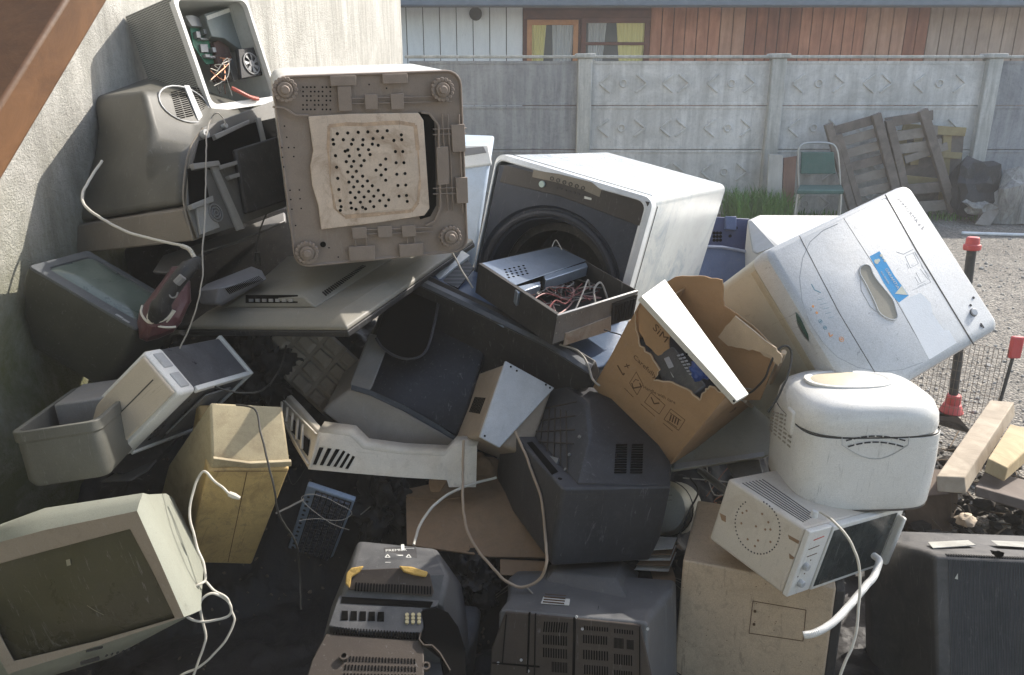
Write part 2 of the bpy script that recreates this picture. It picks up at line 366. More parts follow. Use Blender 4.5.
# ------------------------------------------------------------- concrete panel fence
FY = 10.06
fence = Thing('concrete_fence', 'grey precast concrete panel fence with raised diamond marks across the yard', 'fence', loc=UG(770, 215))
def upx(px, Y=FY): return UY(px, 130, Y).x
zt = UY(700, 58, FY).z
posts = [-1.30, upx(583), upx(771), upx(980), upx(980) + (upx(980)-upx(771)), upx(980) + 2*(upx(980)-upx(771))]
rowz = [UY(700, y, FY).z for y in (61, 106, 150, 194)] + [0.]
for i in range(len(posts)-1):
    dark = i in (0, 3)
    for k in range(4):
        if i == 0 and k > 2: pass
        x0 = posts[i] + .05; x1 = posts[i+1] - .05; z1 = rowz[k]; z0 = rowz[k+1] + .008
        mb = MB(); mb.bb(x0, x1, FY, FY + .05, z0, z1)
        mb.bb(x0, x1, FY - .008, FY + .001, z1 - .035, z1); mb.bb(x0, x1, FY - .008, FY + .001, z0, z0 + .03)
        if not dark:
            W_ = x1 - x0; zc = (z0+z1)/2
            def chev(fx, d, hgt=.105, wid=.13):
                xc = x0 + W_*fx
                for s in (1, -1):
                    a = Vector((xc + d*wid/2, FY - .02, zc + s*.004)); b_ = Vector((xc - d*wid/2, FY - .02, zc + s*hgt))
                    q = (b_-a).normalized().cross(Vector((0,1,0)))*.011; mb.prism([a-q, b_-q, b_+q, a+q], (0,.021,0))
            for fx, d in ((.09,-1),(.29,1),(.435,-1),(.52,1),(.68,-1),(.88,1)): chev(fx, d)
            for fx in (.19,.78): mb.annulus((x0 + W_*fx, FY, zc), (0,-1,0), .035, .05, .02, 14)
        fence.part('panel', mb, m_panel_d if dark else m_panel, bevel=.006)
for i, x in enumerate(posts[1:]):
    mb = MB(); mb.bb(x - .085, x + .085, FY - .09, FY + .08, 0, zt - .005); mb.bb(x - .12, x + .12, FY - .115, FY + .1, zt - .004, zt + .05)
    fence.part('post', mb, m_post, bevel=.012)
mb = MB(); mb.bb(posts[0], posts[-1], FY - .035, FY + .075, zt - .003, zt + .03); fence.part('coping', mb, m_post, bevel=.008)
# ------------------------------------------------------------- timber clad house behind the fence
HY = 12.0
m_whitep = mat('white boards', (.78,.79,.78), .7, dust=.12, dcol=(.4,.4,.37), var=.08, stretch=(2,2,.4), scratch=.2)
m_redwood = wood('red brown boards', (.33,.13,.075), (.60,.30,.19), (4,4,.5))
m_greywood = wood('weathered boards', (.34,.25,.20), (.52,.42,.35), (4,4,.5))
m_frameb = wood('dark window wood', (.10,.032,.02), (.17,.06,.035), (3,3,3), .5)
m_frameo = wood('orange window wood', (.42,.18,.07), (.58,.28,.12), (3,3,3), .5)
m_gutter = mat('blue grey gutter', (.12,.15,.19), .5, dust=.3, dcol=(.25,.26,.27), scratch=0)
m_roof = mat('roof sheet', (.13,.14,.16), .6, dust=.4, scratch=0)
house = Thing('timber_house', 'low timber clad house with curtained windows behind the concrete fence', 'house', loc=(upx(700, HY), HY, 0))
hx = lambda px: UY(px, 30, HY).x
hz = lambda py: UY(512, py, HY).z
ztop = hz(-4)
def boards(px0, px1, n, m, name='wall_board', gap=.006, z0=0., z1=None, off=0.):
    mb = MB(); x0, x1 = hx(px0), hx(px1); wd = (x1-x0)/n; r_ = random.Random(int(px0))
    for i in range(n):
        d = r_.uniform(0, .008); mb.bb(x0 + i*wd + gap, x0 + (i+1)*wd - gap, HY - off - d, HY + .02, z0, z1 or ztop)
    return house.part(name, mb, m, bevel=.003)
mb = MB(); mb.bb(hx(330), hx(1190), HY + .021, HY + 4.5, 0, ztop); house.part('wall', mb, mat('wall behind boards', (.05,.04,.035), .9, scratch=0))
boards(340, 523, 11, m_whitep, z0=hz(130)); m_red2 = wood('paler red boards', (.38,.20,.13), (.62,.38,.27), (4,4,.5)); m_red3 = wood('darker red boards', (.20,.075,.045), (.40,.17,.10), (4,4,.5))
boards(650, 720, 6, m_redwood, z0=hz(130)); boards(720, 745, 2, m_red2, z0=hz(130)); boards(745, 800, 5, m_red3, z0=hz(130)); boards(800, 865, 6, m_redwood, z0=hz(130)); boards(865, 905, 3, m_red2, z0=hz(130)); boards(905, 928, 2, m_red3, z0=hz(130)); boards(928, 1180, 20, m_greywood, z0=hz(130))
mb = MB(); mb.bb(hx(523), hx(650), HY - .01, HY + .02, 0, ztop); house.part('window_surround', mb, m_frameb, bevel=.004)
mb = MB(); mb.bb(hx(524), hx(650), HY - .05, HY - .011, hz(19), hz(10)); house.part('lintel', mb, m_frameb, bevel=.004)
m_glass = mat('window glass', (.05,.06,.07), .08, dust=.1, dcol=(.3,.3,.3), var=.1, bump=0, scratch=0)
m_curt = mat('yellow curtain', (.62,.56,.25), .9, dust=0, var=.25, stretch=(20,1,.2), scratch=0)
m_net = mat('pale net curtain', (.42,.43,.42), .9, dust=0, var=.4, stretch=(14,1,.2), scratch=0)
m_frame_pale = mat('pale bead', (.5,.45,.38), .6, scratch=0, dust=.1)
def window(x0, x1, y0, y1, fm, cur, mull):
    fw_ = .07; X0, X1, Z1, Z0 = hx(x0), hx(x1), hz(y0), hz(y1)
    mb = MB(); y = HY - .07
    mb.bb(X0, X1, y, HY - .012, Z1-fw_, Z1); mb.bb(X0, X1, y, HY - .012, Z0, Z0+fw_); mb.bb(X0, X0+fw_, y, HY-.012, Z0+fw_, Z1-fw_); mb.bb(X1-fw_, X1, y, HY-.012, Z0+fw_, Z1-fw_)
    if mull: mb.bb(X0+fw_, X1-fw_, y+.005, HY-.013, (Z0+Z1)/2 + .0, (Z0+Z1)/2 + .04)
    f = house.part('window', mb, fm, bevel=.004)
    mb = MB(); mb.bb(X0+fw_, X1-fw_, HY-.030, HY-.026, Z0+fw_, Z1-fw_); house.part('pane', mb, m_glass, parent=f)
    for a, b_, m, ww in cur:
        xa, xb = hx(a), hx(b_); n = 12; mb = MB(); pts = []
        top = [Vector((xa + (xb-xa)*i/n, HY-.034 - .014*(i % 2), Z1-fw_)) for i in range(n+1)]
        bot = [Vector((xa + ww + (xb-xa)*i/n*.8, HY-.034 - .014*(i % 2), Z0+fw_)) for i in range(n+1)]
        mb.loft([top, bot], False, False, closed=False); house.part('curtain', mb, m, parent=f, smooth=False, solid=.003)
window(527, 578, 20, 72, m_frameo, [(531, 546, m_curt, 0), (552, 574, m_net, 0.02)], False)
window(581, 649, 18, 72, m_frameb, [(616, 645, m_curt, .06), (588, 606, m_net, 0)], True)
mb = MB(); mb.cyl((hx(476), HY - .02, hz(14)), (0,-1,0), .075, .03, 20); mb.annulus((hx(476), HY-.02, hz(14)), (0,-1,0), .075, .09, .045, 20); house.part('air_vent', mb, mat('vent dark', (.03,.028,.025), .6, scratch=0))
mb = MB(); z = hz(11)
mb.prism([Vector((hx(330), HY-.55, z-.0)), Vector((hx(330), HY+4.7, z+1.3)), Vector((hx(330), HY+4.7, z+1.38)), Vector((hx(330), HY-.55, z+.07))], (hx(1190)-hx(330), 0, 0)); rf = house.part('roof', mb, m_roof)
mb = MB(); ye = HY - .62; zz = UY(700, 6, ye).z
mb.bb(hx(330), hx(1190), ye, ye + .12, zz - .0, zz + .13); house.part('gutter', mb, m_gutter, parent=rf, bevel=.02)
# ------------------------------------------------------------- things standing along the fence
PY = 9.75
m_pallet = wood('weathered pallet wood', (.115,.095,.08), (.25,.215,.185), (3,3,3))
m_pallet_l = wood('paler pallet wood', (.20,.175,.15), (.33,.295,.255), (3,3,3))
def bar(mb, p, q, wpx, Y, th, rnd=None):
    """a board running between two picture points on the upright plane y = Y, wpx pixels wide"""
    a = UY(*p, Y); b_ = UY(*q, Y); t = (b_-a).normalized().cross(Vector((0,1,0))) * (wpx/76.)/2
    return mb.prism([a-t, b_-t, b_+t, a+t], (0, th, 0))
def pallet(label, str_, slats, loc, grp):
    t = Thing('wooden_pallet', label, 'pallet', loc=loc, group=grp)
    for p, q, w_ in str_:
        mb = MB(); bar(mb, p, q, w_, PY - .10, .07); t.part('stringer', mb, m_pallet, bevel=.006)
    for i, (p, q, w_) in enumerate(slats):
        mb = MB(); bar(mb, p, q, w_, PY - .03 + .002*i, .022); t.part('slat', mb, m_pallet_l if i % 3 else m_pallet, bevel=.004)
def lerp2(a, b_, t): return (a[0] + (b_[0]-a[0])*t, a[1] + (b_[1]-a[1])*t)
L0, L1, R0, R1 = (834,129), (862,222), (880,116), (904,214)
pallet('grey weathered pallet with seven slats leaning left beside the green chair', [((829,124),(858,226),7), ((839,134),(866,224),6), ((877,114),(897,190),8)],
       [(lerp2(L0, L1, f), lerp2(R0, R1, f), 8.5) for f in (.02,.15,.28,.42,.56,.70,.84)], UG(865, 222), 'pallets leaning on the fence')
L0, L1, R0, R1 = (884,118), (908,216), (932,110), (962,212)
pallet('grey weathered pallet with missing slats leaning against the fence post', [((924,110),(955,212),8), ((890,120),(912,215),7)],
       [(lerp2(L0, L1, f), lerp2(R0, R1, f), 9) for f in (.05,.2,.33)] + [(lerp2(L0, L1, f), lerp2(R0, R1, f), 10) for f in (.74,.92)] + [((905,160),(948,146),7)], UG(925, 220), 'pallets leaning on the fence')
mb = MB(); Y = PY + .12
def quadY(mb, pts, Y, th): return mb.prism([UY(x, y, Y) for x, y in pts], (0, th, 0))
cr = Thing('yellow_crate', 'yellowish open wooden crate standing behind the leaning pallets', 'crate', loc=UG(930, 216))
m_yel = wood('yellow crate wood', (.27,.21,.10), (.40,.33,.18), (3,3,3))
mb = MB()
for p, q, w_ in (((903,128),(966,132),8), ((905,152),(962,156),6), ((900,180),(960,186),10)): bar(mb, p, q, w_, Y, .03)
cr.part('rail', mb, m_yel, bevel=.004)
mb = MB()
for p, q, w_ in (((903,130),(898,200),9), ((920,130),(914,165),8), ((948,132),(943,205),8)): bar(mb, p, q, w_, Y + .032, .03)
cr.part('upright', mb, m_yel, bevel=.004)
mb = MB(); quadY(mb, [(900,132),(964,136),(958,205),(896,205)], Y + .07, .02); cr.part('back_board', mb, m_pallet)
for pts, lab, m in (([(769,154),(783,155),(781,214),(766,214)], 'pale painted plank leaning upright left of the chair', wood('pale plank', (.38,.37,.34),(.58,.56,.52),(3,3,.6))),
                    ([(784,158),(797,156),(793,214),(782,214)], 'brown rusty plank leaning upright next to the pale plank', wood('brown plank', (.16,.085,.06),(.28,.17,.13),(3,3,.6)))):
    mb = MB(); quadY(mb, pts, PY - .1, .03); solo('plank', lab, 'plank', mb, m, group='planks leaning on the fence', bevel=.004)
# green chair
ch = Thing('metal_chair', 'small metal chair with green seat and backrest by the fence', 'chair', loc=UG(820, 214))
m_green = mat('green vinyl', (.02,.10,.085), .5, dust=.25, dcol=(.35,.36,.33)); m_tube = mat('chair tube', (.5,.5,.48), .35, metal=.6, dust=.2, scratch=.1)
cy = PY - .12
mb = MB(); quadY(mb, [(802,152),(834,152),(836,174),(801,174)], cy, .04); ch.part('backrest', mb, m_green, bevel=.01)
mb = MB(); fr = lambda x, y, dy: UY(x, y, cy + dy)
s0, s1 = UY(797,190,cy-.42), UY(844,190,cy-.42); s2, s3 = UY(842,183,cy-.02), UY(800,183,cy-.02)
zs = s0.z; s2.z = s3.z = zs + .01; mb.prism([s0, s1, s2, s3], (0,0,-.05)); ch.part('seat', mb, m_green, bevel=.012)
mb = MB(); mb.tube(spline([fr(799,205,.03), fr(798,160,.03), fr(800,147,.03), fr(808,143,.03), fr(828,143,.03), fr(836,148,.03), fr(839,165,.03), fr(841,205,.03)], 4), .014, 8)
ch.part('back_frame', mb, m_tube)
for p in (s0, s1, s2, s3):
    q = p.copy(); q.z = 0; mb = MB(); mb.tube([p + Vector((0,0,-.05)) + (Vector((.02,.02,0)) if p is s0 else Vector((-.02,.02,0)) if p is s1 else Vector()), q], .013, 8); ch.part('leg', mb, m_tube)
# grass
def grass_patch(name, label, xr, yr, n, hmax, seed):
    r_ = random.Random(seed); mb = MB()
    for i in range(n):
        x = r_.uniform(*xr); y = r_.uniform(*yr); h = hmax * r_.uniform(.35, 1) ; a = r_.uniform(0, 6.3); ln = h * r_.uniform(.1, .7)
        w_ = r_.uniform(.004, .009); d = Vector((math.cos(a), math.sin(a), 0)); s = Vector((-d.y, d.x, 0)) * w_
        p0 = Vector((x, y, 0)); p1 = p0 + d*ln*.35 + Vector((0,0,h*.65)); p2 = p0 + d*ln + Vector((0,0,h))
        mb.add([p0 - s, p0 + s, p1 + s*.8, p1 - s*.8, p2], [[0,1,2,3],[3,2,4]])
    return solo(name, label, 'grass', mb, mat('grass blades', (.085,.20,.03), .6, dust=0, var=.5, scale=4, scratch=0, bump=0), kind='stuff', smooth=False)
gx0, gx1 = UG(716, 214).x, UG(768, 214).x
grass_patch('grass', 'tuft of tall green grass at the foot of the fence', (gx0, gx1), (9.2, 9.9), 1500, .44, 5)
grass_patch('grass', 'sparse weeds along the foot of the fence', (gx1, upx(1100)), (9.6, 10.0), 700, .13, 6)
# rubble at the right end of the fence
m_tarp = mat('black tarp', (.02,.02,.022), .45, dust=.25, dcol=(.2,.2,.2), bump=.4, bscale=30)
m_rub = concrete('rubble', (.27,.26,.24), (.45,.44,.41), (.15,.14,.13), bump=.6, sc=4)
def lump(name, label, cat, px, Y, s, m, seed, group=None, subd=3, rough_=.25):
    c = UY(px[0], px[1], Y); bm = bmesh.new(); bmesh.ops.create_icosphere(bm, subdivisions=subd, radius=1); mb = MB(); vs = []
    for v in bm.verts:
        k = 1 + rough_ * (noise.noise(v.co*1.3 + Vector((seed*3.1,0,0)))*1.6 + noise.noise(v.co*3.7 + Vector((seed,5,0)))*.7)
        vs.append(Vector((v.co.x*s[0]*k, v.co.y*s[1]*k, v.co.z*s[2]*k)) + c)
    for v in vs: v.z = max(v.z, .001)
    mb.add(vs, [[v.index for v in f.verts] for f in bm.faces]); bm.free()
    return solo(name, label, cat, mb, m, group, smooth=(m is m_tarp), angle=25)
lump('tarp_bundle', 'dark tarpaulin bundle slumped at the foot of the fence right of the pallets', 'tarp', (976,190), PY-.1, (.30,.22,.34), m_tarp, 2, rough_=.4)
lump('rubble_chunk', 'large jagged concrete chunk at the right edge by the fence', 'rubble', (1012,205), PY-.3, (.26,.22,.40), m_rub, 5, 'rubble by the fence', rough_=.6, subd=2)
lump('rubble_chunk', 'small pale concrete lump in front of the dark tarpaulin bundle', 'rubble', (976,207), PY-.35, (.16,.1,.09), m_rub, 8, 'rubble by the fence', rough_=.5, subd=2)
lump('rubble_chunk', 'low dark heap of broken concrete beyond the jagged chunk', 'rubble', (1050,215), PY-.2, (.6,.3,.25), m_rub, 9, 'rubble by the fence', rough_=.5)
mb = MB(); P0 = [UY(975,224,PY-.5), UY(990,226,PY-.5), UY(1003,206,PY-.35), UY(990,203,PY-.35)]; mb.prism(P0, (0,.03,-.03))
solo('broken_board', 'short pale broken board lying against the rubble', 'board', mb, m_pallet_l, bevel=.004)
# white pole lying on the gravel
mb = MB(); a = UG(962,233,.02); b_ = UG(1060,236,.02); mb.tube([a, b_], .018, 8); solo('white_pole', 'thin white pole lying on the gravel at the right', 'pole', mb, mat('white paint', (.75,.77,.78), .5, dust=.1, scratch=.1))
# ------------------------------------------------------------- red capped post with wire mesh
pb = UG(951, 412); zp = pb.y
m_red = mat('red plastic', (.55,.06,.06), .5, dust=.3, dcol=(.45,.3,.28)); m_pipe = mat('dark pipe', (.035,.037,.04), .45, dust=.35)
gate = Thing('barrier_post', 'dark pipe post with red cap and red foot on the gravel', 'post', loc=pb)
top = UY(973, 240, pb.y + .05)
dirp = (top - pb).normalized()
mb = MB(); mb.cyl(pb, dirp, .022, (top-pb).length, 16); gate.part('pole', mb, m_pipe)
mb = MB(); mb.cyl(top - dirp*.03, dirp, .033, .045, 18, .029); mb.annulus(top - dirp*.05, dirp, .024, .04, .03, 18); gate.part('cap', mb, m_red, bevel=.006)
mb = MB(); mb.cyl(pb, (0,0,1), .06, .05, 18, .04); mb.cyl(pb + Vector((0,0,.049)), (0,0,1), .038, .05, 18, .034); gate.part('foot', mb, m_red, bevel=.006)
mesh_ = Thing('wire_fence', 'low rusty wire mesh panel standing on the gravel behind the washing machine', 'fence', loc=UG(930, 425))
m_wire = mat('rusty wire', (.16,.12,.09), .6, metal=.5, dust=.2, scratch=0)
ga, gb = UG(880, 405), UG(992, 430); hgt = .42
mb = MB()
for i in range(27):
    p = ga.lerp(gb, i/26); mb.tube([p, p + Vector((0,0,hgt))], .0011, 4)
mesh_.part('wire', mb, m_wire, smooth=False)
mb = MB()
for k in range(9): mb.tube([ga + Vector((0,0,.02 + k*.05)), gb + Vector((0,0,.02 + k*.05))], .0011, 4)
mesh_.part('cross_wire', mb, m_wire, smooth=False)
mb = MB(); q = gb; mb.tube([q, q + Vector((.03,0,hgt+.02))], .008, 8); mesh_.part('stake', mb, m_pipe)
mb = MB(); c = q + Vector((.03,0,hgt-.02)); mb.bb(c.x-.028, c.x+.028, c.y-.014, c.y+.014, c.z-.02, c.z+.09); mesh_.part('red_tag', mb, m_red, bevel=.008)
m_rsheet = mat('dull roof sheet', (.12,.12,.12), .7, dust=.2, scratch=0)
mb = MB(); mb.bb(-1.70, 3.5, -4.0, .05, 3.2, 3.25)  # unseen roof inferred from the brace, sized to limit sky light
solo('unseen_shed_roof', 'unseen dark sheet roof of the open shed, added to cut sky light over the near yard', 'roof', mb, m_rsheet, smooth=False)
# rafter brace over the near left corner
m_brace = wood('varnished brace', (.05,.021,.008), (.185,.088,.036), (3,3,3), .55)
a = U(100, -75, 1.25); b_ = U(-70, 190, 1.0); d = (b_-a).normalized(); mb = MB()
n1 = d.cross(FW).normalized(); n2 = d.cross(n1).normalized(); wq, hq = .050, .035
a2 = a - d*.55; b2 = b_ + d*.5
mb.prism([a2 + n1*x*wq + n2*y*hq for x, y in ((-1,-1),(1,-1),(1,1),(-1,1))], b2 - a2)
solo('wooden_brace', 'brown wooden brace crossing the top left corner close by', 'beam', mb, m_brace, bevel=.006)
# ============================================================= materials of the heap
m_black = mat('black plastic', (.016,.016,.018), .45, dust=.22, dcol=(.13,.12,.10))
m_blackd = mat('dusty black plastic', (.020,.020,.022), .5, dust=.40, dcol=(.16,.145,.125))
m_blk_blue = mat('dark blue plastic', (.022,.03,.045), .35, dust=.25, dcol=(.22,.22,.22))
m_void = mat('dark opening', (.004,.004,.004), .9, dust=0, bump=0, scratch=0, spec=.03)
m_olive = mat('olive grey plastic', (.072,.069,.056), .45, dust=.3, dcol=(.19,.175,.145))
m_tan = mat('tan grey plastic', (.155,.13,.10), .5, dust=.3, dcol=(.24,.21,.17))
m_grey = mat('grey plastic', (.16,.16,.165), .45, dust=.4)
m_lgrey = mat('light grey plastic', (.36,.37,.38), .45, dust=.35, dcol=(.36,.33,.28))
m_silver = mat('silver plastic', (.42,.44,.46), .35, metal=.2, dust=.25, dcol=(.36,.34,.3))
m_white = mat('white enamel', (.62,.61,.57), .28, dust=.28, dcol=(.46,.43,.36), var=.05, stain=.15, scol=(.35,.28,.18))
m_whitep = mat('white plastic', (.66,.655,.63), .35, dust=.3, dcol=(.42,.38,.31), var=.06)
m_beige = mat('beige enamel', (.47,.36,.25), .4, dust=.3, dcol=(.34,.28,.2), var=.10, stain=.25, scol=(.16,.10,.05), scratch=.4)
m_beigep = mat('beige plastic', (.50,.43,.34), .4, dust=.3, dcol=(.36,.30,.22), var=.08)
m_yellowed = mat('yellowed plastic', (.54,.375,.15), .55, dust=.3, dcol=(.27,.21,.13), var=.22, stain=.6, scol=(.14,.085,.035), scratch=.4)
m_metal = mat('bare steel', (.48,.49,.50), .35, metal=.85, dust=.3, dcol=(.38,.36,.32), var=.12, stain=.1)
m_metald = mat('dull steel', (.30,.31,.32), .45, metal=.7, dust=.35, stain=.25)
m_rust = mat('rust stained steel', (.42,.36,.30), .55, metal=.3, dust=.4, stain=.8, scol=(.22,.11,.05))
m_pcb = mat('circuit board', (.02,.16,.09), .45, dust=.2, var=.5, scale=30)
m_copper = mat('copper', (.22,.08,.035), .4, metal=.7, dust=.2)
m_card = mat('brown cardboard', (.36,.225,.12), .85, dust=.25, dcol=(.30,.24,.17), var=.10, stain=.25, scol=(.16,.09,.04), bump=.2, bscale=90, scratch=.15)
m_cardd = mat('dirty cardboard', (.24,.155,.09), .9, dust=.35, dcol=(.22,.17,.12), var=.2, stain=.5, scol=(.09,.055,.03), bump=.4, bscale=60, scratch=.15)
m_torn = mat('torn cardboard edge', (.50,.40,.29), .95, dust=.1, scratch=0, bump=.5, bscale=300)
m_ink = mat('brown ink', (.09,.05,.025), .8, dust=.1, scratch=0, bump=0)
m_inkd = mat('black ink', (.03,.03,.035), .6, dust=.15, scratch=0, bump=0)
m_label = mat('white label', (.62,.62,.58), .6, dust=.35, var=.1)
m_cw = mat('white cable', (.58,.55,.48), .45, dust=.3, dcol=(.3,.25,.18), scratch=0, bump=0)
m_cg = mat('grey cable', (.27,.25,.22), .5, dust=.3, scratch=0, bump=0)
m_cb = mat('black cable', (.018,.018,.018), .45, dust=.3, scratch=0, bump=0)
m_ct = mat('tan cable', (.30,.22,.15), .5, dust=.3, scratch=0, bump=0)
m_seam = mat('dark seam line', (.05,.048,.045), .7, dust=.1, scratch=0, bump=0)  # dark colour of the joints between casing parts
m_screen = mat('dusty picture tube', (.038,.035,.018), .25, dust=.35, dcol=(.11,.10,.06), var=.2, scale=3, coat=.4, scratch=.35)
m_screen2 = mat('green picture tube', (.06,.085,.07), .2, dust=.45, dcol=(.2,.23,.19), coat=.4, var=.2)
m_foam = mat('yellow foam', (.48,.30,.07), .9, dust=.2, scratch=0, bump=.6, bscale=150)
m_blue = mat('blue plastic', (.07,.10,.20), .4, dust=.25, dcol=(.26,.28,.33), var=.15)
m_blue2 = mat('bright blue plastic', (.02,.07,.32), .4, dust=.1)
m_stick = mat('blue sticker', (.02,.30,.62), .4, dust=.12, dcol=(.5,.55,.6), var=.1, scale=12, scratch=.1)
m_brownp = mat('brown dusty plastic', (.24,.19,.155), .6, dust=.5, dcol=(.36,.295,.24), var=.15, stain=.35, scol=(.13,.09,.06))
m_dbrown = mat('dark brown plastic', (.040,.031,.026), .6, dust=.4, dcol=(.10,.08,.062))
def grille_mat(name, col, hole, per=.006, r=.33):
    m, nt, b = new_mat(name); L = nt.links.new; v = N(nt, 'ShaderNodeTexCoord').outputs['Object']
    sc = N(nt, 'ShaderNodeVectorMath', operation='SCALE'); sc.inputs['Scale'].default_value = 1/per; L(v, sc.inputs[0])
    fr_ = N(nt, 'ShaderNodeVectorMath', operation='FRACTION'); L(sc.outputs[0], fr_.inputs[0])
    sb = N(nt, 'ShaderNodeVectorMath', operation='SUBTRACT'); L(fr_.outputs[0], sb.inputs[0]); sb.inputs[1].default_value = (.5,.5,.5)
    sx = N(nt, 'ShaderNodeSeparateXYZ'); L(sb.outputs[0], sx.inputs[0])
    d = mth(nt, 'SQRT', mth(nt, 'ADD', mth(nt, 'MULTIPLY', sx.outputs['Y'], sx.outputs['Y']), mth(nt, 'MULTIPLY', sx.outputs['Z'], sx.outputs['Z'])))
    f = mth(nt, 'LESS_THAN', d, r); n1 = ramp(nt, noi(nt, v, 7, 8, .7), .35, .7, tuple(x*.75 for x in col) + (1,), tuple(x*1.15 for x in col) + (1,))
    L(mixc(nt, f, n1, hole), b.inputs['Base Color']); b.inputs['Roughness'].default_value = .6; return m
m_perf = grille_mat('perforated steel', (.34,.34,.31), (.04,.04,.035), .0075, .34)
# ============================================================= black plastic sheet, extended as an added mound to keep gaps dark
def mound_h(x, y):
    h = .0 + .60*(y - 1.95); h = min(h, .62 + .12*max(0, y-2.7)); 
    if y > 3.15: h -= (y-3.15)*2.2
    if y < 1.95: h = max(h, .02) if y > 1.75 else .01
    h -= .16*math.exp(-((x+.62)/.28)**2 - ((y-2.12)/.3)**2)
    if x > .5: h -= (x-.5)*.42
    if x > 1.15: h -= (x-1.15)*1.6
    return h
mb = MB(); nx, ny = 300, 220; vs = []
for j in range(ny+1):
    for i in range(nx+1):
        x = -1.62 + 3.15*i/nx; y = 1.15 + 2.4*j/ny; p = Vector((x, y, 0))
        c = noise.noise(p*4.2 + Vector((3,1,0)))*.035 + (abs(noise.noise(p*9 + Vector((0,7,0))))-.2)*.045 + (abs(noise.noise(Vector((x*22 + y*9, y*13, 3))))-.2)*.03 + (abs(noise.noise(Vector((x*31 - y*24, y*29, 8))))-.2)*.014
        h = mound_h(x, y) + c
        if x > .95: h += noise.noise(p*7)*.03
        vs.append((x, y, max(h, .012 + .5*max(c, -.01))))
mb.add(vs, [[j*(nx+1)+i, j*(nx+1)+i+1, (j+1)*(nx+1)+i+1, (j+1)*(nx+1)+i] for j in range(ny) for i in range(nx)])
m_sheet = mat('black polythene', (.015,.014,.015), .52, dust=.3, dcol=(.06,.055,.05), bump=1., bscale=38, scratch=0, var=.1, spec=.3)
solo('black_sheet', 'crumpled black plastic sheet on the ground, extended under the heap to keep gaps dark', 'plastic sheet', mb, m_sheet, angle=180)

# ============================================================= A opened computer case
t = Thing('computer_case', 'opened grey computer tower with fan and circuit board, topmost against the wall', 'computer case', pose='open_case')
w2, d2, h2 = t.D/2; th = .004
F = t.face('-y')
mb = MB(); mb.bb(-w2, w2, d2-th, d2, -h2, h2); mb.bb(-w2+th, w2-th, -d2+.01, d2-th-.0005, -h2, -h2+th); mb.bb(-w2+th, w2-th, -d2+.01, d2-th-.0005, h2-th, h2); mb.bb(w2-th, w2, -d2+.01, d2-th-.0005, -h2, h2)
t.part('shell', mb, mat('case steel', (.50,.52,.50), .4, metal=.3, dust=.25, stain=.15), bevel=.001)
mb = MB(); mb.bb(-w2-.001, -w2+th, -d2+.012, d2+.002, -h2, h2); t.part('perforated_panel', mb, m_perf, bevel=.003)
mb = MB(); f_ = .012
O = rr(0, 0, 2*w2+.006, 2*h2+.006, .03, 0, 6); I = rr(.002, .006, 2*w2-2*f_, 2*h2-2*f_-.012, .03, 0, 6)
sh = lambda R_, y: [Vector((p.x, y, p.z)) for p in R_]
mb.loft([sh(O, -d2+.02), sh(O, -d2-.004), sh(I, -d2-.004), sh(I, -d2+.02), sh(O, -d2+.02)], False, False)
t.part('rim', mb, m_whitep, bevel=.001)
za = lambda x, y: (120 + x/6.1375, y/6.1375)
Pm = lambda y: Plane(Vector((0, y, 0)), Vector((0,-1,0)), t.inv)
mb = MB(); mb.pxpoly(Pm(.02), [za(430,170), za(525,175), za(585,390), za(530,395), za(450,280)], -.003, 0); mbp = t.part('circuit_board', mb, m_pcb)
mb = MB(); r_ = random.Random(4); pm = Pm(.02)
for x, y, a_, b_, h_ in ((445,200,25,40,.02),(480,190,16,30,.03),(505,205,14,30,.015),(470,240,50,12,.02),(480,275,45,50,.012),(500,340,30,20,.02),(540,300,20,30,.025),(530,350,30,14,.02)): mb.pxpoly(pm, [za(x,y), za(x+a_,y), za(x+a_+8,y+b_), za(x+8,y+b_)], 0, h_)
t.part('components', mb, m_metald, parent=mbp, bevel=.001)
mb = MB(); mb.pxpoly(Pm(-.03), [za(515,85), za(740,25), za(850,300), za(730,300), za(640,235), za(565,225)], -.06, 0); cg = t.part('drive_cage', mb, mat('cage steel', (.16,.19,.19), .5, metal=.4, dust=.3), bevel=.003)
mb = MB(); mb.pxpoly(Pm(-.03), [za(525,100), za(680,45), za(690,68), za(535,125)], .0005, .004); t.part('drive_label', mb, m_label, parent=cg)
mb = MB(); mb.pxpoly(Pm(.0), [za(400,95), za(440,90), za(530,120), za(525,165), za(440,160)], -.02, 0); mb.pxpoly(Pm(-.02), [za(660,360), za(690,355), za(740,480), za(700,500)], -.04, 0); t.part('inner_frames', mb, m_metald, bevel=.002)
mb = MB(); mb.pxpoly(Pm(-.0), [za(575,260), za(645,225), za(735,470), za(700,495), za(620,490)], -.05, 0); t.part('power_supply', mb, mat('dark red brown parts', (.07,.03,.025), .6, dust=.3), bevel=.004)
mb = MB(); mb.pxpoly(Pm(-.095), [za(725,300), za(850,285), za(905,455), za(745,485)], -.02, 0); fan = t.part('fan', mb, m_black, bevel=.004)
c = Pm(-.095).px(*za(805,390), .001); mb = MB(); mb.annulus(c, (0,-1,0), .040, .045, .004, 24); mb.cyl(c, (0,-1,0), .014, .005, 14)
for k in range(7):
    a = 2*math.pi*k/7; p = lambda r, aa, y: c + Vector((math.cos(aa)*r, y, math.sin(aa)*r)); mb.prism([p(.015, a, -.001), p(.038, a+.1, -.001), p(.038, a+.55, -.004), p(.015, a+.4, -.004)], (0,-.0015,0))
t.part('blades', mb, m_grey, parent=fan)
mb = MB(); r_ = random.Random(9); pw_ = Pm(-.06)
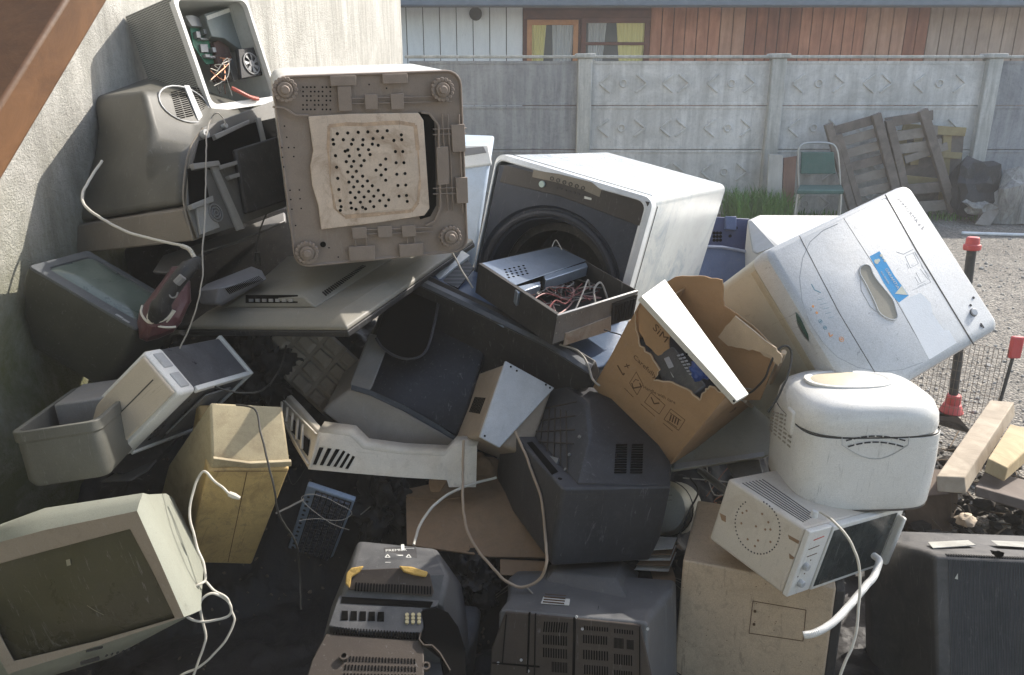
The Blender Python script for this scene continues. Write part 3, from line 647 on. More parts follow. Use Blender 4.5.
for k in range(9):
    P = [pw_.px(*za(600 + r_.uniform(-60,90), 440 + r_.uniform(-90,150)), r_.uniform(-.04,.03)) for _ in range(4)]; mb.tube(spline(P, 5), .0018, 5, mi=k % 3)
t.part('wires', mb, [m_copper, m_cb, m_cw])
mb = MB(); mb.tube(spline([F.px(232,88,.0), F.px(240,92,.02), F.px(250,97,.02), F.px(258,99,.01)], 4), .008, 8); t.part('connector', mb, mat('red plug', (.45,.09,.06), .5, dust=.2))

# ============================================================= B big face-down tube set by the wall
def ring5(*p): return [U(*q) for q in p]
t = Thing('tube_television', 'large olive grey tube television lying on its screen against the wall', 'television', loc=U(170, 240, 2.75))
mb = MB()
mb.loft([ring5((78,254,2.70),(150,246,2.52),(194,241,2.46),(286,205,2.95),(160,215,3.25)),
         ring5((67,227,2.74),(140,215,2.54),(182,209,2.48),(282,172,2.97),(160,200,3.3))])
t.part('bezel', mb, m_tan, bevel=.006)
pv = wplane(U(143,89,2.60), U(151,124,2.56), U(205,97,3.0))
mb = MB()
mb.loft([ring5((70,224,2.76),(141,213,2.56),(182,207,2.50),(280,170,2.97),(160,198,3.25)),
         ring5((80,190,2.78),(147,182,2.56),(183,178,2.51),(279,150,2.97),(160,180,3.2)),
         ring5((92,158,2.80),(150,148,2.54),(189,146,2.60),(277,128,3.0),(160,150,3.2)),
         [U(97,130,2.80), U(151,124,2.56), pv.px(198,124), U(274,118,3.05), U(160,125,3.3)],
         ring5((91,98,2.84),(143,89,2.60),(205,97,3.0),(262,110,3.25),(156,71,3.3))])
bd = t.part('housing', mb, m_olive, bevel=.028, seg=5, angle=60)
mb = MB()
E_ = [pv.px(184 + 25*math.cos(k/24*2*math.pi)*.98 + 6*math.sin(k/24*2*math.pi), 104 + 18*math.sin(k/24*2*math.pi) + 3*math.cos(k/24*2*math.pi), .003) for k in range(24)]
mb.tube(E_, .003, 6, closed=True)
vn = t.part('vent_surround', mb, m_lgrey)
mb = MB(); mb.pxslots(pv, [(170,92),(184,88),(194,116),(177,120)], 2, 14, .85, .45, 0, .003); mb.pxslots(pv, [(189,87),(203,88),(206,108),(197,114)], 2, 12, .85, .45, 0, .003)
t.part('vent_slots', mb, m_void, parent=vn)
mb = MB(); mb.pxpoly(pv, [(183,86),(188,86),(203,120),(197,121)], .002, .006); t.part('vent_bar', mb, m_lgrey, parent=vn)
# the broken side with its ribs, brackets and speaker hole
o0, o1, o2, o3 = U(190,146,2.49), U(276,128,2.93), U(284,204,2.90), U(193,238,2.42)
po = wplane(o0, o1, o3)
mb = MB(); mb.pxpoly(po, [(200,128),(286,96),(292,204),(229,229),(196,239),(184,205),(188,160)], .002, .012); sd = t.part('side_panel', mb, mat('bare grey chassis', (.085,.083,.078), .5, dust=.45, dcol=(.2,.185,.16)), bevel=.003)
mb = MB(); mb.pxpoly(po, [(196,142),(250,124),(276,118),(278,150),(240,158),(210,172),(190,165)], .0125, .0145); mb.pxpoly(po, [(184,170),(200,168),(206,200),(186,206)], .0125, .0145); t.part('openings', mb, m_void, parent=sd)
mb = MB(); 
for pts in ([(208,137),(243,122),(243,126),(210,142)], [(186,166),(212,163),(214,168),(188,172)], [(184,207),(206,198),(207,204),(186,212)], [(212,168),(283,148),(284,151),(214,172)], [(222,178),(262,166),(263,169),(224,182)]): mb.pxpoly(po, pts, .012, .030)
for pts in ([(206,168),(212,167),(240,230),(233,232)], [(252,120),(256,119),(266,160),(262,161)], [(190,205),(203,203),(215,229),(196,236)]): mb.pxpoly(po, pts, .012, .022)
t.part('ribs', mb, mat('pale chassis ribs', (.24,.235,.225), .5, dust=.4), parent=sd, bevel=.002)
mb = MB(); mb.pxpoly(po, [(228,152),(286,134),(288,200),(240,216)], .0145, .034); t.part('moulded_tray', mb, m_blackd, parent=sd, bevel=.006)
mb = MB(); c = po.px(215,213,.022)
for k in range(3): mb.annulus(c, po.n, .006 + .010*k, .010 + .010*k, .006, 20)
t.part('speaker_ring', mb, m_grey, parent=sd)
mb = MB(); c = po.px(202,135,.01); mb.annulus(c, po.n, .006, .014, .02, 16); t.part('screw_boss', mb, m_lgrey, parent=sd)
mb = MB(); c = po.px(222,127,.01); mb.cyl(c, po.n, .008, .02, 12); t.part('screw_boss', mb, m_lgrey, parent=sd)
mb = MB(); mb.tube(spline([po.px(203,128,.012), po.px(190,148,.012), po.px(184,180,.012), po.px(184,206,.012), po.px(193,239,.012)], 5), .003, 6); t.part('broken_edge', mb, m_tan, parent=bd)
# dark shell lying under it
mb = MB(); A_ = [U(152,272,2.62), U(163,255,2.72), U(200,243,2.80), U(284,212,3.05), U(285,221,3.0), U(248,236,2.86), U(240,240,2.80), U(205,252,2.68), U(186,264,2.62), U(166,273,2.6)]
mb.prism(A_, (0,.02,-.012)); solo('broken_casing', 'dark broken casing sheet wedged under the big olive television', 'casing', mb, m_grey, bevel=.004)

mb = MB(); mb.hull([U(122,248,3.0), U(126,268,2.95), U(150,243,3.0), U(205,222,3.0), U(330,195,3.2), U(330,300,3.0), U(230,330,2.9), U(165,330,2.85), U(165,262,3.3), U(330,240,3.5), U(330,300,3.4), U(165,330,3.2)])  # added black hull, darkens the shaded gap where bare wall showed
solo('tube_television', 'added black filler hull darkening the gap behind the iron and the flat television', 'television', mb, m_black, bevel=.02, seg=3)
# ============================================================= C washing machine seen from below
t = Thing('washing_machine', 'dusty washing machine turned to show its brown underside with four round feet', 'washing machine', pose='washer_underside')
w2, d2, h2 = t.D/2; F = t.face('-y')
mb = MB(); mb.loft([rr(0,0,2*w2-.006,2*h2-.006,.04,-d2+.032,6), rr(0,0,2*w2-.006,2*h2-.006,.04,d2,6)]); t.part('body', mb, m_white, bevel=.003)
mb = MB(); mb.loft([rr(0,0,2*w2,2*h2,.045,-d2+.03,6), rr(0,0,2*w2,2*h2,.045,-d2-.004,6), rr(0,0,2*w2-.012,2*h2-.012,.04,-d2-.004,6), rr(0,0,2*w2-.014,2*h2-.014,.04,-d2+.004,6)], True, True)
base = t.part('base_tray', mb, m_brownp, bevel=.002)
mb = MB(); m_hole = m_void
mb.pxpoly(F, [(418,112),(428,113),(434,120),(436,205),(430,216),(420,219),(412,200),(414,130)], .0042, .0052); op = t.part('opening', mb, m_hole, parent=base)
mb = MB(); pl = [(308,116),(350,113.5),(418,112.5),(423,120),(429,208),(424,215),(380,222),(321,229),(318,205),(312,185),(310,165),(313,150)]
mb.pxpoly(F, pl, .0045, .009); plate = t.part('metal_plate', mb, mat('rusty white plate', (.62,.50,.40), .5, dust=.35, dcol=(.38,.33,.27), stain=.8, scol=(.25,.15,.08), scale=5), bevel=.003)
mb = MB(); mb.pxpoly(F, [(331,128),(398,125),(413,127),(416,200),(411,208),(345,214),(336,208),(330,180)], .009, .0105); rf_ = t.part('raised_field', mb, mat('rusty white plate raised', (.60,.485,.385), .5, dust=.35, dcol=(.36,.31,.25), stain=.9, scol=(.26,.16,.09), scale=5), parent=plate, bevel=.0015)
mb = MB(); Pf = Plane(F.o + F.n*.0091, F.n, t.inv); r_ = random.Random(5)
ring = [(329,126),(345,124),(365,124.5),(385,123),(400,122.5),(415,125),(418,150),(420,180),(418,202),(411,211),(380,214),(345,217),(335,209),(331,180),(328,150)]
for a_, b_ in zip(ring, ring[1:] + ring[:1]): mb.pxline(Pf, [a_, b_], r_.uniform(.004,.013), .0006)
t.part('rust_stain', mb, mat('pale rust', (.45,.32,.22), .85, dust=.5, dcol=(.48,.38,.29), var=.4, scale=30, scratch=.3), parent=plate)
mb = MB(); D_ = []
zx = lambda x, y: (240 + x/2.7, 40 + y/2.7)
for x, y in [(250,268),(278,268),(304,268),(331,268),(358,265),(384,263),(300,280),(330,282),(356,280),(290,296),(318,294),(346,295),(372,283),(294,312),(322,310),(350,308),(283,299),(306,326),(334,324),(286,327),(300,340),(326,338),(290,355),(313,353),(303,368),(330,366),(293,382),(316,380),(343,379),(306,395),(330,393),(356,392),(297,410),(320,409),(346,407),(372,404),(310,424),(334,422),(360,420),(386,417),(298,438),(324,436),(350,434),(376,432),(400,430),(366,350),(380,363),(392,377),(378,336),(392,348),(392,320),(414,270),(435,268),(418,300),(438,300),(420,330),(441,330),(422,361),(444,359),(425,391),(446,390),(428,420),(448,418),(262,252),(290,250),(318,248),(344,247),(370,245),(396,244),(434,255),(257,311),(260,342),(263,372),(266,402),(269,432),(272,448),(300,452),(330,450),(360,448),(392,446),(450,434),(252,280),(270,458),(312,455),(338,454)]: D_.append(zx(x, y))
mb.pxdots(F, D_, .0050, .0104, .0112, 10); t.part('drain_holes', mb, m_hole, parent=plate)
mb = MB(); mb.pxdots(F, [zx(163,137),(zx(180,128)),zx(200,150),zx(222,140)], .001)
for y in range(6):
    for x in range(8):
        if (x + y*3) % 5 != 4: mb.pxdots(F, [zx(170 + x*10.5, 127 + y*12)], .0028, .0042, .0052, 8)
for x, y in ((120,232),(126,262),(113,290),(131,290),(146,290),(115,316),(145,314),(118,342),(135,405),(160,404),(137,430),(162,428),(140,456),(165,454),(150,500),(395,130),(410,110),(348,120),(575,250),(590,246),(604,246),(577,280),(593,278),(606,278),(588,380),(604,380),(590,410),(606,410),(590,430),(310,580),(330,578),(345,577),(445,570),(465,568),(480,566),(240,560),(265,585)): mb.pxdots(F, [zx(x, y)], .0024, .0042, .0052, 8)
mb.pxdots(F, [zx(224,551)], .009, .0042, .0052, 16); t.part('small_holes', mb, m_hole, parent=base)
mb = MB()
for q in ([(242,97),(312,95),(313,122),(244,124)], [(383,92),(450,90),(452,116),(385,118)], [(262,125),(298,124),(301,190),(266,192)], [(335,147),(370,146),(371,186),(337,187)], [(405,145),(440,143),(441,186),(407,187)], [(568,228),(604,226),(607,300),(572,302)], [(580,370),(612,369),(614,438),(583,440)], [(528,288),(560,286),(563,388),(532,390)], [(300,505),(340,503),(342,533),(303,535)], [(370,502),(408,500),(410,530),(372,532)], [(435,500),(472,498),(474,528),(437,530)], [(292,557),(362,553),(364,590),(295,594)], [(428,550),(492,546),(494,580),(430,584)]): mb.pxpoly(F, [zx(*p) for p in q], .004, .0125)
for q in ([(300,158),(570,152)], [(300,172),(570,166)], [(520,240),(610,237)], [(520,255),(610,252)], [(520,400),(612,397)], [(520,415),(612,412)], [(320,512),(520,505)], [(320,524),(520,517)], [(545,200),(560,460)], [(560,200),(575,460)], [(590,200),(600,470)], [(310,535),(312,560)], [(450,530),(452,552)], [(340,535),(342,560)], [(470,528),(472,550)]):
    mb.pxline(F, [zx(*q[0]), zx(*q[1])], .003, .008)
mb.pxline(F, [zx(*p) for p in ((88,180),(118,182),(150,203),(185,203))], .006, .010); mb.pxline(F, [zx(*p) for p in ((488,195),(510,198),(535,230),(540,450),(525,488),(500,500))], .006, .010)
t.part('ribs', mb, m_brownp, parent=base, bevel=.0012)
for x, y in ((121,133),(544,133),(180,571),(566,528)):
    c = F.px(*zx(x, y)); n = F.n; mb = MB()
    mb.cyl(c + n*.0042, n, .034, .012, 28, .030); ax = n.orthogonal().normalized(); bx = n.cross(ax)
    for k in range(16):
        a = 2*math.pi*k/16; mb.cyl(c + n*.006 + (ax*math.cos(a) + bx*math.sin(a))*.030, n, .0065, .014, 8)
    mb.cyl(c + n*.016, n, .021, .010, 24); mb.cyl(c + n*.026, n, .013, .010, 18, .011); t.part('foot', mb, m_brownp, bevel=.0015)

# ============================================================= pale appliance behind it
t = Thing('washing_machine', 'pale blue and white appliance half hidden behind the brown washing machine underside', 'washing machine', loc=U(480, 250, 3.3))
mb = MB(); a, b_, c, d = U(440,150,3.25), U(492,152,3.22), U(474,268,3.12), U(430,268,3.15); mb.prism([a, b_, c, d], (.0,.55,.03)); t.part('body', mb, mat('bluish enamel', (.42,.50,.60), .3, dust=.2), bevel=.012)
pl_ = wplane(a, b_, c); mb = MB(); mb.pxpoly(pl_, [(440,147),(489,146),(492,165),(440,172)], -.01, .012); t.part('lid', mb, m_whitep, bevel=.006)
mb = MB(); mb.pxpoly(pl_, [(440,152),(484,148),(487,154),(440,161)], .012, .015); t.part('handle_strip', mb, m_grey, bevel=.001)

# ============================================================= D dark tube set near the wall
t = Thing('tube_television', 'small dark tube television with its greenish screen turned upward, behind the iron', 'television', pose='dark_set')
w2, d2, h2 = t.D/2; h2 = .12; w2 += .012
mb = MB(); mb.loft([rr(0,.02,2*w2,2*h2+.02,.012,-d2), rr(0,.02,2*w2+.006,2*h2+.026,.02,-d2+.03), rr(0,.02,2*w2+.004,2*h2+.02,.02,-d2+.06), rr(0,.01,2*w2-.03,2*h2-.02,.03,.06), rr(0,.01,2*w2-.10,2*h2-.07,.04,d2+.06)])
t.part('housing', mb, mat('dark olive housing', (.05,.05,.042), .5, dust=.35, dcol=(.13,.125,.09)), angle=50)
mb = MB(); mb.loft([rr(0,.02,2*w2-.002,2*h2+.018,.012,-d2-.0005), rr(0,.02,2*w2-.004,2*h2+.014,.012,-d2-.008), rr(0,.03,2*w2-.06,2*h2-.045,.02,-d2-.008), rr(0,.03,2*w2-.064,2*h2-.05,.02,-d2-.002)], True, True)
bz = t.part('bezel', mb, mat('dark bezel', (.06,.065,.07), .4, dust=.3, dcol=(.16,.17,.16)), bevel=.001)
mb = MB(); R0 = rr(0,.03,2*w2-.066,2*h2-.052,.02,-d2-.003); mb.loft([R0, [Vector((p.x*.9, -d2-.009, .03+(p.z-.03)*.9)) for p in R0], [Vector((p.x*.6, -d2-.013, .03+(p.z-.03)*.6)) for p in R0], [Vector((p.x*.2, -d2-.0145, .03+(p.z-.03)*.2)) for p in R0]]); t.part('screen', mb, m_screen2)
mb = MB(); mb.bb(w2-.085, w2-.062, -d2-.0095, -d2-.008, -h2+.020, -h2+.027); mb.bb(w2-.059, w2-.036, -d2-.0095, -d2-.008, -h2+.017, -h2+.024); t.part('badge', mb, m_lgrey)

# ============================================================= E steam iron
t = Thing('steam_iron', 'dark red steam iron with black handle hanging point down in front of the television', 'iron', loc=U(168, 295, 2.36))
H_ = lambda x, y, z: U(120 + x/5.627, 230 + y/5.625, z)
sole = [(108,610),(150,628),(215,612),(300,575),(345,520),(380,440),(400,400),(395,290),(330,205),(290,205),(240,280),(170,370),(110,450),(95,520)]
mb = MB(); zf = lambda x, y: 2.30 + (610-y)/400*.10
mb.loft([[H_(x, y, zf(x, y)+.045) for x, y in sole], [H_(x, y, zf(x, y)+.037) for x, y in sole]]); t.part('soleplate', mb, m_metal, bevel=.003)
mb = MB(); c0 = (240,400); S = lambda k, dz: [H_(c0[0] + (x-c0[0])*k, c0[1] + (y-c0[1])*k, zf(x, y)+dz) for x, y in sole]
mb.loft([S(1.0,.036), S(.98,.02), S(.88,-.005), S(.62,-.02)]); t.part('body', mb, mat('dark red plastic', (.075,.025,.03), .35, dust=.3, dcol=(.2,.15,.14)), bevel=.003)
mb = MB(); mb.tube(spline([H_(215,490,2.30), H_(235,420,2.27), H_(285,340,2.27), H_(345,260,2.28), H_(400,200,2.31), H_(440,185,2.34)], 5), [.030]*6 + [.024]*14 + [.02]*6, 12); hd = t.part('handle', mb, m_black)
mb = MB(); mb.tube([H_(318,300,2.255), H_(355,262,2.255)], .012, 8); mb.tube(spline([H_(275,360,2.25), H_(290,380,2.25), H_(315,375,2.25), H_(325,350,2.25)], 4), .0025, 6); t.part('button', mb, m_grey, parent=hd)
mb = MB(); 
mb.tube(spline([H_(125,425,2.315), H_(120,470,2.30), H_(160,520,2.285), H_(240,545,2.285), H_(315,545,2.30)], 5), .0035, 6)
mb.tube(spline([H_(135,500,2.315), H_(135,590,2.335), H_(200,565,2.315), H_(260,520,2.29), H_(310,455,2.28)], 5), .003, 6)
mb.tube(spline([H_(190,420,2.285), H_(155,490,2.285), H_(190,520,2.28), H_(260,500,2.28), H_(300,450,2.28)], 5), .0035, 6)
t.part('trim', mb, m_cw)
# cable of the iron
P_ = [(102,160,2.60),(90,180,2.55),(82,194,2.5),(86,207,2.46),(104,220,2.44),(130,233,2.42),(160,241,2.40),(180,245,2.38),(190,250,2.36),(198,262,2.34)]
def sleeve(mb, P):
    for k, p in enumerate(P[-14:]): mb.tube([p, p + (P[-1]-P[-15]).normalized()*.004], .0068, 8)
cable('power_cable', 'off white cord curving down from behind the television to the iron', P_, .0045, m_cw, extra=sleeve)
cable('thin_cable', 'thin grey wire loop hanging from the big olive television past the iron', [(226,124,2.5),(222,117,2.5),(216,113,2.48),(209,121,2.47),(206,150,2.4),(206,190,2.35),(203,240,2.28),(202,280,2.26),(197,305,2.26),(190,325,2.26),(180,348,2.26)], .0022, m_cg)
cable('power_plug', 'black two pin plug dangling on its wire above the flat television', [(268,208,2.8),(262,225,2.75),(258,238,2.73),(256,246,2.72),(257,252,2.72)], .0028, m_cb, cat='plug',
      extra=lambda mb, P: (mb.tube([P[-1], P[-1] + Vector((0,0,-.028))], [.008,.012], 8), mb.tube([P[-1] + Vector((-.008,0,-.028)), P[-1] + Vector((-.008,0,-.046))], .0022, 6), mb.tube([P[-1] + Vector((.008,0,-.028)), P[-1] + Vector((.008,0,-.046))], .0022, 6)))

# ============================================================= G flat television lying on its screen
t = Thing('flat_television', 'flat television lying on its screen, dusty beige back with vented hump', 'television', pose='flat_set')
w2, d2, h2 = t.D/2; T_ = t.face('+z'); m_back = mat('taupe back', (.17,.16,.135), .42, dust=.42, dcol=(.28,.255,.20), var=.12)
mb = MB(); mb.bb(-w2, w2, -d2, d2, -h2-.004, -h2+.016); t.part('front_frame', mb, m_black, bevel=.004)
mb = MB(); q = lambda mx, my, z: [Vector((-w2+mx,-d2+my,z)), Vector((w2-mx,-d2+my,z)), Vector((w2-mx,d2-my,z)), Vector((-w2+mx,d2-my,z))]
mb.loft([q(.002,.002,-h2+.0165), q(.004,.004,-h2+.03), q(.05,.05,h2)]); bk = t.part('back_cover', mb, m_back, bevel=.004)
mb = MB(); mb.pxdots(Plane(Vector((0,-d2+.02,-.003)), Vector((0,-1,.75)), t.inv), [(221,326),(263,327),(304,326)], .004, 0, .0035); mb.pxdots(Plane(Vector((w2-.025,0,-.003)), Vector((1,0,.75)), t.inv), [(347,330),(375,311),(421,281)], .004, 0, .0035); t.part('screw_holes', mb, m_void, parent=bk)
B0 = [T_.px(*p) for p in ((222,308),(316,308),(394,258),(286,262))]; B1 = [T_.px(*p, .035) for p in ((243,296),(303,296),(372,252),(288,256))]
mb = MB(); mb.hexa(B0, B1); hp = t.part('hump', mb, m_back, bevel=.006)
pr = Plane(B0[1], (B0[2]-B0[1]).cross(B1[1]-B0[1]), t.inv); mb = MB(); mb.pxslots(pr, [(321,292),(362,265),(367,266),(326,297)], 22, 1, .45, .8, 0, .0015) 
t.part('vent_slots', mb, m_void, parent=hp)
pf = Plane(B0[0], (B0[1]-B0[0]).cross(B1[0]-B0[0]), t.inv); mb = MB(); mb.pxpoly(pf, [(246,295),(298,295),(298,303),(246,303)], 0, .002); cn = t.part('connector_bay', mb, m_void, parent=hp)
mb = MB()
for k in range(7): mb.pxpoly(pf, [(250+k*6.6,299),(254+k*6.6,299),(254+k*6.6,302),(250+k*6.6,302)], .002, .006)
t.part('sockets', mb, m_metald, parent=hp)
# separate speaker pod
t = Thing('speaker_pod', 'small grey vented box lying at the left end of the flat television back', 'speaker', loc=U(230, 300, 2.5))
m_pod = mat('grey purple plastic', (.15,.15,.17), .5, dust=.35, dcol=(.28,.27,.26))
mb = MB(); mb.hull([U(198,291,2.50), U(215,303,2.46), U(219,288,2.44), U(267,279,2.56), U(262,270,2.60), U(252,266,2.64), U(206,284,2.56), U(200,304,2.52), U(262,283,2.62), U(222,306,2.5)]); t.part('body', mb, m_pod, bevel=.004)
pp = wplane(U(215,303,2.46), U(219,288,2.44), U(267,279,2.56)); mb = MB(); mb.pxslots(pp, [(224,288),(258,275),(263,279),(229,294)], 22, 1, .45, .85, .002, .005); t.part('vent_slots', mb, m_void)

# ============================================================= J front loading washing machine
t = Thing('washing_machine', 'white front loading washing machine with dark open door hole, tilted in the middle', 'washing machine', pose='front_loader')
w2, d2, h2 = t.D/2; F = t.face('-y')
m_film = mat('enamel with torn film', (.47,.49,.50), .2, dust=.3, dcol=(.42,.40,.34), var=.12, stain=.9, scol=(.22,.28,.33), scale=3, scratch=.3)
mb = MB(); y0 = -d2+.04
mb.loft([rr(0,0,2*w2,2*h2,.03,y0), rr(0,0,2*w2,2*h2,.03,d2)], False, True); t.part('body', mb, m_film, bevel=.004)
mb = MB(); O = rr(0,0,2*w2+.004,2*h2+.004,.035,0,6)
mb.loft([sh(O, y0+.005), sh(O, -d2), sh(rr(-.006,0,2*w2-.022,2*h2-.03,.03,0,6), -d2-.006), sh(rr(-.010,0,2*w2-.035,2*h2-.04,.03,0,6), -d2-.001)], False, False); t.part('front_frame', mb, mat('frame enamel', (.60,.63,.66), .3, dust=.3), bevel=.001)
m_front = mat('dark blue front', (.024,.030,.045), .38, dust=.35, dcol=(.13,.14,.165))
n = 48; zc = h2-.42; R_ = .25
rect = []
for k in range(n):
    a = 2*math.pi*k/n; cx_, cz_ = math.cos(a), math.sin(a); X_, Z1, Z0 = w2-.02, h2-.02-zc, -(h2-.02)-zc
    tt = min([X_/abs(cx_) if abs(cx_) > 1e-6 else 9, (Z1/cz_ if cz_ > 1e-6 else Z0/cz_ if cz_ < -1e-6 else 9)]); rect.append(Vector((cx_*tt, -d2-.001, zc + cz_*tt)))
cir = lambda r, y: [Vector((math.cos(2*math.pi*k/n)*r, y, zc + math.sin(2*math.pi*k/n)*r)) for k in range(n)]
mb = MB(); mb.loft([rect, cir(R_+.05, -d2-.001), cir(R_+.04, -d2+.012), cir(R_, -d2+.018), cir(R_-.02, -d2+.10)], False, False); t.part('front_panel', mb, m_front, bevel=0, angle=30)
mb = MB(); mb.loft([cir(R_-.022, -d2+.10), cir(R_-.05, -d2+.09), cir(R_-.055, -d2+.30)], False, True); t.part('drum', mb, mat('dark drum', (.02,.02,.022), .5, dust=.2), angle=30)
mb = MB(); mb.tube([p + Vector((0,-.004,0)) for p in cir(R_+.02, -d2+.012)], .012, 8, closed=True); t.part('door_seal', mb, mat('rubber seal', (.028,.03,.038), .6, dust=.3, dcol=(.09,.09,.10)))
mb = MB(); mb.pxpoly(F, [(505,165),(650,202),(640,226),(560,196),(500,182)], -.002, .004)
cp = t.part('control_panel', mb, mat('brownish panel', (.04,.036,.035), .4, dust=.35, dcol=(.12,.11,.10)), bevel=.002)
mb = MB(); mb.pxpoly(F, [(534,170),(560,174),(592,182),(602,190),(600,197),(584,190),(556,182),(533,177)], .004, .006); t.part('display', mb, mat('display tan', (.16,.14,.11), .5, dust=.3), parent=cp)
mb = MB(); mb.pxdots(F, [(543,184)], .012, .004, .012, 20); t.part('knob', mb, mat('pale green knob', (.35,.45,.42), .4, dust=.2), parent=cp, bevel=.002)
mb = MB()
for k in range(6): mb.annulus(F.px(552+k*6.2, 178.5+k*1.9, .006), F.n, .005, .0075, .002, 10)
for k in range(7): mb.pxpoly(F, [(556+k*4.4,186+k*1.3),(558.5+k*4.4,186.7+k*1.3),(558+k*4.4,188.5+k*1.3),(555.5+k*4.4,188+k*1.3)], .004, .0055)
t.part('buttons', mb, m_inkd, parent=cp)
mb = MB(); mb.pxpoly(F, [(585,196),(592,198),(592,200),(585,198.5)], .004, .006); t.part('badge', mb, m_label, parent=cp)
mb = MB(); FX = t.face('+x'); mb.bb(w2-.003, w2+.0015, y0+.028, y0+.032, -h2+.03, h2-.03); mb.bb(-w2+.03, w2-.03, y0+.028, y0+.032, h2-.003, h2+.0015); t.part('seam', mb, m_seam)

# ============================================================= K opened desktop chassis
t = Thing('desktop_computer', 'opened black desktop computer chassis with loose wires lying in the washer door', 'computer', pose='desktop')
w2, d2, h2 = t.D/2; th = .0035; Tt = t.face('+z')
mb = MB(); mb.bb(-w2, w2, -d2, d2, -h2, -h2+th); mb.bb(-w2, -w2+th, -d2, d2, -h2+th, h2); mb.bb(w2-th, w2, -d2, d2, -h2+th, h2); mb.bb(-w2+th, w2-th, d2-th, d2, -h2+th, h2)
mb.bb(-w2, -w2+.014, -d2+.004, d2, h2-.0005, h2+.001); t.part('shell', mb, m_blackd, bevel=.001)
mb = MB(); mb.bb(-w2+th, w2-th, -d2, -d2+th, -h2+th, h2); mb.bb(-w2, w2, -d2-.006, -d2-.0005, h2-.012, h2+.001); fp = t.part('rear_panel', mb, m_metald, bevel=.001)
F = t.face('-y')
mb = MB(); mb.pxpoly(F, [(565,333),(610,316),(610,330),(563,345)], .0005, .005); t.part('rusty_plate', mb, m_rust, parent=fp)
mb = MB(); mb.pxpoly(F, [(612,303),(637,294),(632,318),(611,324)], .0005, .004); cs = t.part('slot_block', mb, m_blackd, parent=fp)
mb = MB(); mb.pxslots(F, [(614,305),(635,297),(631,316),(613,321)], 7, 1, .4, .95, .004, .007); t.part('slot_covers', mb, m_black, parent=cs)
mb = MB(); mb.pxdots(F, [(566,317),(571,315),(576,313),(581,312),(559,322),(556,333)], .003, .0005, .002); t.part('screws', mb, m_metal, parent=fp)
mb = MB(); a0 = [Tt.px(*p, -.002) for p in ((481,264),(556,247),(586,261),(514,286))]; mb.prism(a0, (0,0,.003)); lid = t.part('drive_lid', mb, mat('blue tinted steel', (.36,.42,.50), .3, metal=.8, dust=.25), bevel=.001)
mb = MB()
for i in range(5):
    for j in range(4): mb.pxdots(Tt, [(505 + i*4.6 - j*.2 + j*1.5, 271 - i*1.0 + j*2.6 - 1)], .0045, .001, .002, 8)
t.part('holes', mb, m_void, parent=lid)
mb = MB(); a0 = [Tt.px(*p, -.004) for p in ((514,287),(540,281),(541,285),(518,293))]; mb.prism(a0, (0,0,-.05)); mb.prism([Tt.px(*p, -.003) for p in ((543,275),(586,262),(588,266),(546,280))], (0,0,-.04)); t.part('drive', mb, mat('drive body', (.30,.36,.44), .35, metal=.7, dust=.3), bevel=.003)
mb = MB(); r_ = random.Random(11)
Tl = Plane(Vector((0,0,h2-.05)), Vector((0,0,1)), t.inv)
for k in range(26):
    c = (r_.uniform(540,590), r_.uniform(284,306)); P = [Tl.px(c[0] + r_.uniform(-16,16), c[1] + r_.uniform(-9,9), r_.uniform(-.03,.035)) for _ in range(5)]
    mb.tube(spline(P, 5), r_.choice((.0013,.0018,.0025)), 5, mi=k % 4)
t.part('wires', mb, [mat('dark red wire', (.22,.03,.03), .5, dust=.3, scratch=0), m_cg, m_cb, mat('pink wire', (.40,.22,.20), .5, dust=.3, scratch=0)])
for pts_, r0 in (([Tl.px(596,306,-.01), Tl.px(594,290,.03), Tl.px(601,283,.045), Tl.px(608,300,-.01)], .004), ([Tl.px(575,310,0), Tl.px(582,295,.03), Tl.px(588,280,.05), Tl.px(590,290,.01)], .003), ([Tl.px(552,247,.07), Tl.px(556,240,.09), Tl.px(562,250,.08)], .002)):
    mb = MB(); mb.tube(spline(pts_, 5), r0, 6); t.part('looped_cable', mb, m_cg)

# ============================================================= L dark flat set under the chassis
t = Thing('flat_television', 'dark flat television leaning under the desktop chassis, a blue reflection put into its screen colour', 'television', loc=U(510, 340, 2.8))
a = [U(403,277,2.78), U(460,305,2.66), U(545,346,2.54), U(588,373,2.48), U(592,386,2.50), U(553,400,2.62), U(500,420,2.75), U(430,380,2.9), U(405,320,2.9)]
mb = MB(); mb.prism(a, (.03,.035,.03)); t.part('back', mb, m_black, bevel=.006)
e0 = [U(403,276,2.77), U(460,303,2.65), U(545,344,2.53), U(589,372,2.465)]; mb = MB(); mb.loft([[p + Vector(o) for p in e0] for o in ((0,-.004,-.009),(0,-.012,.0),(.006,.0,.010),(.02,.05,.012),(.02,.05,-.009),(0,-.004,-.009))], False, False, closed=False); t.part('rim', mb, mat('dark glossy rim', (.05,.055,.065), .3, dust=.3, dcol=(.2,.21,.22)))
mb = MB(); mb.prism([U(410,278,2.80), U(444,262,3.0), U(520,285,2.96), U(640,325,2.80), U(604,366,2.56), U(588,370,2.50), U(545,342,2.57), U(460,301,2.70)], (0,.015,-.02)); t.part('screen', mb, mat('screen with painted reflection', (.03,.06,.12), .25, dust=.3, dcol=(.12,.16,.22)), bevel=.004)  # blue sky reflection painted into the base colour
mb = MB(); mb.prism([U(476,312,2.56+.09), U(483,310,2.66), U(510,327,2.60), U(503,328,2.58)], (0,.004,.012)); t.part('hinge', mb, mat('blue grey bar', (.16,.22,.32), .4, dust=.2), bevel=.003)
